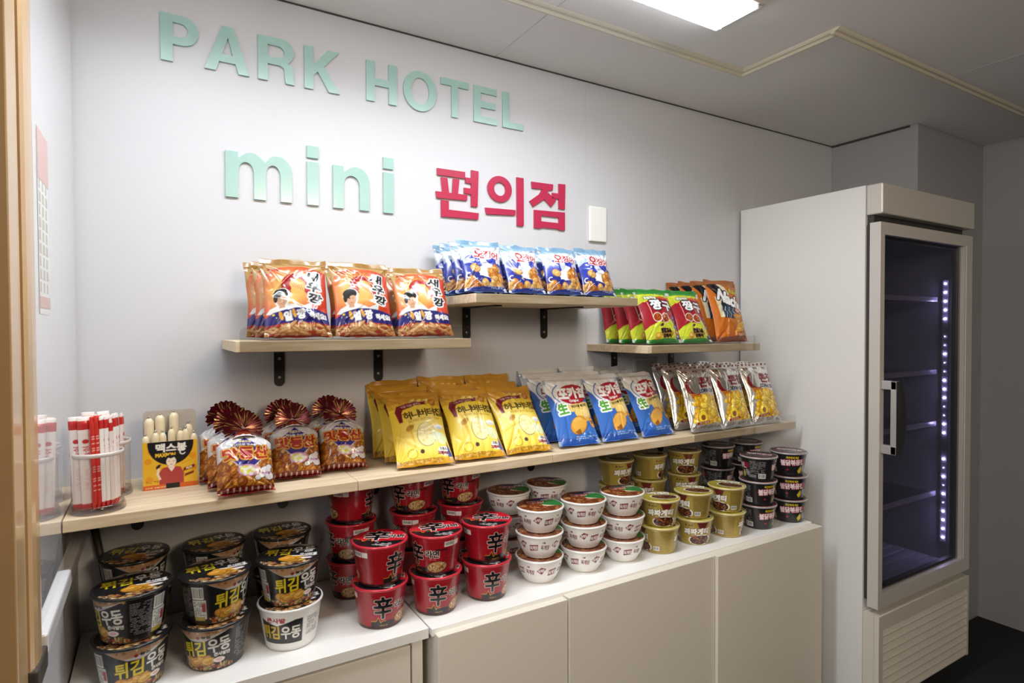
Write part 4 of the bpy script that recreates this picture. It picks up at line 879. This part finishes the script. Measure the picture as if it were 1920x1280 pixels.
M_cup = print_mat('shrink_wrapped_cup', 0.30, 0.5, 0.55, 0.12, 70, alpha_metal=True)
M_lid = print_mat('foil_lid', 0.26, 0.5, 0.4, 0.10, 60)
def cup_mesh(art, rb, rt, h, rim, base, ribs=0, bowl=0.0, lip=.003):
    gh, gw = art.shape[:2]; th = 2*PI*((np.arange(gw)+.5)/gw-.5); rows = []; cols = []
    def row(r, z, c):
        rr = r*(1+ribs*np.cos(90*th)) if ribs and z < h*.62 else r+0*th
        rows.append(np.stack([rr*np.sin(th), -rr*np.cos(th), z+0*th], -1)); cols.append(c)
    bc, rc = solid((gw,), base), solid((gw,), rim, .1)
    row(.001, .003, bc); row(rb*.86, .003, bc); row(rb*.90, 0, bc); row(rb*.97, .0004, bc); row(rb, .003, bc)
    z0, z1 = .0035, h-.0065
    for k in range(gh):
        t = k/(gh-1); s = t if not bowl else (1-(1-t)**(1+bowl)); row(rb+(rt-rb)*s, z0+(z1-z0)*t, art[k])
    row(rt+.0002, h-.006, rc); row(rt+lip, h-.0055, rc); row(rt+lip+.0006, h-.003, rc); row(rt+lip-.0004, h-.0006, rc); row(rt+lip-.002, h, rc); row(rt-.002, h-.0012, rc)
    return grid_mesh('cup', np.array(rows), np.array(cols), True)
def lid_mesh(art, R, edge):
    n, m = 96, 44; th = np.linspace(0, 2*PI, n, endpoint=False); rows, cols = [], []; g = art.shape[0]
    for k in range(m):
        r = k/(m-1)*.999+.001; x, y = r*np.cos(th), r*np.sin(th)
        i = np.clip(((x*.5+.5)*g).astype(int), 0, g-1); j = np.clip(((y*.5+.5)*g).astype(int), 0, g-1); K = art[j, i]
        if r > .965: K = solid((n,), edge)
        rows.append(np.stack([x*R, y*R, .0012-.0016*(r > .97)*1.0-.0008*np.sin(r*PI)+.0003*np.sin(7*th)*r], -1)); cols.append(K)
    return grid_mesh('lid', np.array(rows), np.array(cols), True)
CUPS = {}
def cup_proto(key, art, lid, rb, rt, h, rim, base, edge, **kw):
    b = cup_mesh(art, rb, rt, h, rim, base, **kw); b.materials.append(M_cup); l = lid_mesh(lid, rt+.0015, edge); l.materials.append(M_lid); CUPS[key] = (b, l, h)
lu = lid_udon()
cup_proto('udon', art_udon(), lu, .0525, .0655, .0935, '1c1c1f', '2a2a2c', '232326')
cup_proto('udonw', art_udon(True), lu, .0525, .0655, .0935, 'ecebe8', 'e4e4e1', '232326')
cup_proto('shin', art_shin(), lid_shin(), .0500, .0620, .0965, 'c8283a', '3a1216', 'cf3040')
cup_proto('yuk', art_yuk(), lid_yuk(), .0430, .0635, .0660, 'f2f1ee', 'eceae6', 'f0eeea', ribs=.004, bowl=.75)
cup_proto('jja', art_jja(), lid_jja(), .0470, .0580, .0815, 'd3c48c', 'b8a868', 'c2b25c')
cup_proto('fire', art_fire(), lid_fire(), .0480, .0595, .0815, 'a8a6a8', '2a2a2c', '8c1a28')
def stack(key, name, x, y, cups, labels, group, cat='noodle cup', lidrot=-6, keys=None):
    z = .7004
    for i, ex in enumerate(cups):
        b, l, h = CUPS[keys[i] if keys else key]; a = -math.atan2(x, 1.65+y); g = random.Random(int(x*1000)+i)
        t = thing(name, labels[i], cat, (x+g.uniform(-.002, .002)*(i > 0), y+g.uniform(-.002, .002)*(i > 0), z), (0, 0, a+math.radians(ex)), group)
        o = bpy.data.objects.new('cup', b); C.objects.link(o); o.parent = t
        o = bpy.data.objects.new('lid', l); C.objects.link(o); o.parent = t; o.location = (0, 0, h-.0006); o.rotation_euler = (0, 0, math.radians(lidrot+g.uniform(-14, 14)-ex))
        z += h+.0012
LV2, LV3 = ('bottom', 'top'), ('bottom', 'middle', 'top'); TH = ('left', 'middle', 'right')
def labs(fmt, lv): return [fmt % l for l in lv]
for k, (x, y, c) in enumerate(((-.047, -.277, (14, -62)), (.100, -.277, (-22, 42)), (.248, -.279, (-18, 14)))):
    L = labs('black noodle cup with yellow lettering, %%s of the %s front stack on the cabinet' % TH[k], LV2)
    if k == 2: L[0] = 'white noodle cup with a black panel at the foot of a black cup'
    stack('udon', 'noodle_cup', x, y, c, L, 'black noodle cups on the cabinet', keys=('udonw' if k == 2 else 'udon', 'udon'))
for k, (x, y, c) in enumerate(((-.046, -.084, (0, 22)), (.110, -.098, (10, 50)), (.262, -.098, (-10, 0)))):
    stack('udon', 'noodle_cup', x, y, c, labs('black noodle cup, %%s of the %s rear stack in the shelf shadow' % TH[k], LV2), 'black noodle cups on the cabinet')
for k, (x, y, c) in enumerate(((.447, -.295, (8, 40)), (.585, -.303, (8, -52)), (.728, -.302, (18, 26)))):
    stack('shin', 'noodle_cup', x, y, c, labs('red noodle cup with black character, %%s of the %s front stack' % TH[k], LV2), 'red noodle cups on the counter', lidrot=-20)
for k, (x, y, c) in enumerate(((.432, -.112, (-60, -66, 62)), (.602, -.118, (40, 80, -42)), (.746, -.115, (20, 70, -36)))):
    stack('shin', 'noodle_cup', x, y, c, labs('red noodle cup, %%s of the %s rear stack under the shelf' % TH[k], LV3), 'red noodle cups on the counter')
for k, (x, y, c) in enumerate(((.900, -.291, (20, 60, 100)), (1.048, -.297, (50, 15, 70)), (1.194, -.298, (0, 35, 80)))):
    stack('yuk', 'noodle_bowl', x, y, c, labs('white noodle bowl with maroon lettering, %%s of the %s front stack' % TH[k], LV3), 'white noodle bowls on the counter', 'noodle bowl', lidrot=20)
for k, (x, y, c) in enumerate(((.908, -.110, (0, 40, 20)), (1.057, -.098, (30, 0, 70)))):
    stack('yuk', 'noodle_bowl', x, y, c, labs('white noodle bowl, %%s of the %s rear stack in shadow' % ('left', 'right')[k], LV3), 'white noodle bowls on the counter', 'noodle bowl')
for k, (x, y, c) in enumerate(((1.335, -.310, (95, 0)), (1.484, -.313, (8, -58)), (1.628, -.324, (84, -46)))):
    stack('jja', 'noodle_cup', x, y, c, labs('gold noodle cup with white lettering, %%s of the %s front stack' % TH[k], LV2), 'gold noodle cups on the counter')
for k, (x, y, c) in enumerate(((1.330, -.112, (0, 20, 36)), (1.481, -.114, (50, -30, 60)), (1.640, -.123, (0, 10, -4)))):
    stack('jja', 'noodle_cup', x, y, c, labs('gold noodle cup, %%s of the %s rear stack under the shelf' % TH[k], LV3), 'gold noodle cups on the counter')
for k, (x, y, c) in enumerate(((1.786, -.326, (48, 44, -88)), (1.940, -.338, (14, 12, 16)))):
    stack('fire', 'noodle_cup', x, y, c, labs('black spicy noodle cup with pink lettering, %%s of the %s front stack' % ('left', 'right')[k], LV3), 'black spicy noodle cups')
for k, (x, y, c) in enumerate(((1.822, -.122, (60, 80, 62)), (1.965, -.135, (30, 20, 60)))):
    stack('fire', 'noodle_cup', x, y, c, labs('black spicy noodle cup, %%s of the %s rear stack in shadow' % ('left', 'right')[k], LV3), 'black spicy noodle cups')

# ================================================================== jars of stick sausages and the yellow carton
M_jar = glass_mat('clear_jar_plastic', (.95, .93, .92), 1.49, 1.0, .06)
M_jbase = glass_mat('clear_jar_base', (.88, .85, .84), 1.49, 1.3, .08)
M_jrim = mat('milky_jar_rim', 'd9cfca', 0.25, coat=.3)
ZS = 1.0363
def jar(x, y, label):
    t = thing('clear_jar', label, 'jar', (x, y, ZS), group='clear plastic jars')
    bm = bmesh.new(); lathe(bm, [(.0425, .008), (.0425, .108)], 48, False); build('wall', bm, M_jar, t, smooth=True)
    bm = bmesh.new(); lathe(bm, [(.0, 0), (.0455, 0), (.0465, .003), (.0455, .006), (.0458, .009), (.0445, .012), (.0432, .015), (.0415, .015), (.0415, .004), (.0, .004)], 48, False); build('base', bm, M_jbase, t, smooth=True)
    bm = bmesh.new(); lathe(bm, [(.0427, .1075), (.0438, .1085), (.0442, .112), (.0436, .1155), (.0422, .1155), (.0416, .112), (.0427, .1075)], 48, False); build('rim', bm, M_jrim, t, smooth=True)
    return t
jar(-.1000, -.2475, 'clear plastic jar full of red and white sticks at the left end of the shelf')
jar(-.0920, -.130, 'second clear plastic jar standing behind the jar of red sticks')
def art_stick(c0, red):
    a = Art(30, 150, .115, c0); a.rect(0, .86, .115, .955, 'c22a28'); a.rect(0, 0, .115, .075, 'c22a28')
    if not red: a.ell(.06, .735, .028, .024, 'c4373a'); a.text('농심', .06, .62, .05, 'c4373a', w=.12, rot=PI/2, bold=.003); a.text('스틱 소시지', .06, .33, .034, 'e0b0ac', w=.22, rot=PI/2)
    else: a.rect(0, .06, .115, .97, 'c8322a'); a.fine(.01, .2, .11, .8, 'e8b0a4', 24, 3)
    return a.out()
def stick_mesh(art, L=.178, Wd=.0215, T=.008):
    gh, gw = art.shape[:2]; u = np.linspace(0, 1, gw); v = np.linspace(0, 1, gh); U, V = np.meshgrid(u, v); s = 2*U-1
    d = T/2*np.clip(1-np.abs(s)**2.5, 0, 1)**.7*np.clip(np.minimum(V, 1-V)/.07, 0, 1)**.6
    F = np.stack([s*Wd/2, -d, V*L], -1); B = np.stack([s*Wd/2, d, V*L], -1)[:, ::-1]
    return merge_grids('wrapper', [(F, art, False), (B, art[:, ::-1], False)])
M_stick = print_mat('stick_wrapper', 0.3, 0.5, 0.2)
ST = [stick_mesh(art_stick('efe8e4', False)), stick_mesh(art_stick('c8322a', True)), stick_mesh(art_stick('e6d9d2', False), .170)]
for me in ST: me.materials.append(M_stick)
def stick(k, jx, jy, dx, dy, yaw, lx, ly, dz, label, group):
    o = bpy.data.objects.new('sausage_stick', ST[k]); C.objects.link(o); o.location = (jx+dx, jy+dy, ZS+.0075+dz); o.rotation_euler = (math.radians(lx), math.radians(ly), math.radians(yaw)); tag(o, label, 'sausage stick', group)
jx, jy = -.1000, -.2475
ORD = ('first', 'second', 'third', 'fourth', 'fifth', 'sixth', 'seventh', 'eighth', 'ninth')
for i in range(9):
    dx = (-.030, -.014, -.001, .007, .014, .021, .028, .033, .036)[i]; dy = (-.020, -.026, -.026, -.022, -.018, -.013, -.007, .001, .010)[i]
    k = (0, 0, 1, 1, 0, 0, 2, 0, 0)[i]; yw = (0, 8, 62, 60, 66, 70, 74, 80, 84)[i]
    stick(k, jx, jy, dx*.90, dy*.90, yw, 0, -2.0, .0, '%s stick pack, %s from the left in the front of the jar' % ('red' if k == 1 else 'white and red', ORD[i]), 'stick packs in the jar')
for i in range(5):
    stick((2, 0, 2, 0, 2)[i], jx, jy, -.024+.012*i, .010+.004*(i % 2), 15*i-20, 0, -1.0, .004, 'white and red stick pack inside the jar behind the front packs, number %s' % ORD[i], 'stick packs in the jar')
for i in range(5):
    stick(2, -.092, -.130, -.024+.013*i, -.012+.006*(i % 2), 30+12*i, 0, -1, -.004, 'pale stick pack in the rear jar, %s of five from the left' % ORD[i], 'pale stick packs in the rear jar')
# carton with small sausages
def art_carton():
    a = Art(96, 100, 1.03, 'e8b62a')
    for x, y in ((.10, .60), (.93, .66), (.12, .22), (.94, .40), (.16, .80)): a.ell(x, y, .07, .065, 'e39a1f')
    a.ell(.52, .96, .43, .46, '17151a'); a.rect(0, .0, 1.03, .10, 'd9641f'); a.fine(.05, .02, .5, .07, 'f3c79a', 1, 3); a.fine(.06, .14, .32, .19, '5a4210', 2, 4)
    a.text('맥스봉', .53, .865, .17, 'f4f2ec', w=.56, bold=.009); a.text('MAXBON', .42, .715, .075, 'f2c63a', w=.36, bold=.005); a.line(arc(.74, .76, .05, .055, 60, 330, 12), .022, 'f4f2ec')
    a.ell(.525, .575, .112, .118, '17151a'); a.poly(((.30, .10), (.30, .34), (.36, .44), (.46, .46), (.60, .46), (.70, .44), (.76, .30), (.76, .10)), 'b0433c'); a.poly(((.46, .46), (.53, .35), (.60, .46)), 'f2ece6'); a.rect(.48, .42, .57, .52, 'f0dcc8'); a.ell(.525, .565, .092, .110, 'f3e4d2'); a.poly(((.41, .60), (.44, .70), (.62, .70), (.64, .60), (.58, .655), (.52, .63), (.46, .655)), '17151a')
    a.line(((.465, .575), (.50, .57)), .009, '17151a'); a.line(((.55, .57), (.59, .575)), .009, '17151a'); a.line(((.505, .505), (.545, .505)), .008, 'a0332c')
    a.line(((.32, .20), (.27, .32), (.29, .42)), .045, 'f0dcc8'); a.poly(((.25, .42), (.31, .46), (.34, .52), (.29, .52), (.24, .48)), '2a2420'); a.line(((.72, .14), (.74, .30)), .05, 'b0433c'); a.rect(.42, .0, .68, .11, '1c1a1c')
    a.poly(((.74, .33), (.96, .40), (.97, .47), (.76, .41)), '7a2a1c'); a.text('치즈', .86, .405, .05, 'f4e2b8', w=.12, rot=.25, bold=.004); a.poly(((.77, .22), (.95, .28), (.95, .33), (.78, .28)), '7a2a1c'); a.line(((.72, .50), (.94, .58)), .008, 'b98a1f')
    return a.out()
BX, BY = .025, -.140
t = thing('sausage_carton', 'small yellow display carton with a woman print holding cheese sausages', 'carton', (BX, BY, ZS), (0, 0, math.radians(-1)))
A = art_carton(); hh, ww = A.shape[:2]; U, V = np.meshgrid(np.linspace(-.0525, .0525, ww), np.linspace(0, .1035, hh)); ytop = V+.004*np.clip((V-.085)/.0185, 0, 1)*np.sin((U+.0525)*60)*0
me = merge_grids('front_panel', [(np.stack([U, 0*U-.0, ytop], -1), A, False), (np.stack([U, 0*U+.0012, ytop], -1)[:, ::-1], solid((hh, ww), 'cfc8b8'), False)]); pobj('front_panel', me, print_mat('carton_print', .38, .4, .15), t)
M_card = mat('yellow_card', 'd9a528', .5)
bx('side_panel', (-.0525, -.0515, .0012, .042, 0, .1035), M_card, t); bx('side_panel', (.0515, .0525, .0012, .042, 0, .1035), M_card, t); bx('floor_panel', (-.0515, .0515, .0012, .042, 0, .0012), M_card, t)
bm = bmesh.new(); prism(bm, [(-.0525, 0), (.0525, 0), (.0525, .158)]+arc(.0425, .158, .010, .010, 0, 90, 5)+arc(-.0425, .158, .010, .010, 90, 180, 5), lambda a, b, d: (a, d, b), .042, .043); build('back_card', bm, mat('grey_card', 'b9b1a8', .5), t)
bm = bmesh.new(); prism(bm, [(-.010, .0), (.012, .0), (.012, .118), (-.010, .118)], lambda a, b, d: (a, d, b), .040, .0415); build('blue_tab', bm, mat('blue_card', '2f6f96', .5), t)
M_saus = mat('cheese_sausage', 'ecdcb8', .35, coat=.4, vary=.03, vscale=60); M_clip = mat('aluminium_clip', 'c9c7c4', .25, metal=.9)
def sausage(x, y, L, r, z, label, lean):
    o = thing('cheese_sausage', label, 'sausage', (BX+x, BY+y, z), (math.radians(lean[0]), math.radians(lean[1]), 0), 'sausages in the yellow carton')
    bm = bmesh.new(); lathe(bm, [(.001, 0), (r*.7, .002), (r, .008), (r, L-.012), (r*.9, L-.006), (r*.55, L-.0015), (r*.22, L)], 20); build('body', bm, M_saus, o, smooth=True)
    bm = bmesh.new(); lathe(bm, [(r*.2, L), (r*.22, L+.002), (r*.42, L+.0045), (r*.2, L+.006)], 10); build('clip', bm, M_clip, o)
for i, (x, L, lx) in enumerate(((-.045, .116, -3), (-.029, .122, 2), (-.0125, .121, -3), (.0025, .128, 0), (.0185, .123, 2), (.0315, .126, -2), (.0445, .115, 3))):
    sausage(x, .0095, L, .0073, ZS+.0015, 'short cheese sausage, %s from left in the front of the yellow carton' % ORD[i], (0, lx*.3))
for i, (x, L) in enumerate(((-.040, .152), (-.019, .158), (.008, .162))):
    sausage(x, .0300, L, .0098, ZS+.0015, 'tall cheese sausage, %s of three in the back of the yellow carton' % ORD[i], (0, 0))
sausage(.037, .0300, .134, .0085, ZS+.0015, 'medium cheese sausage at the right rear of the yellow carton', (0, 0))
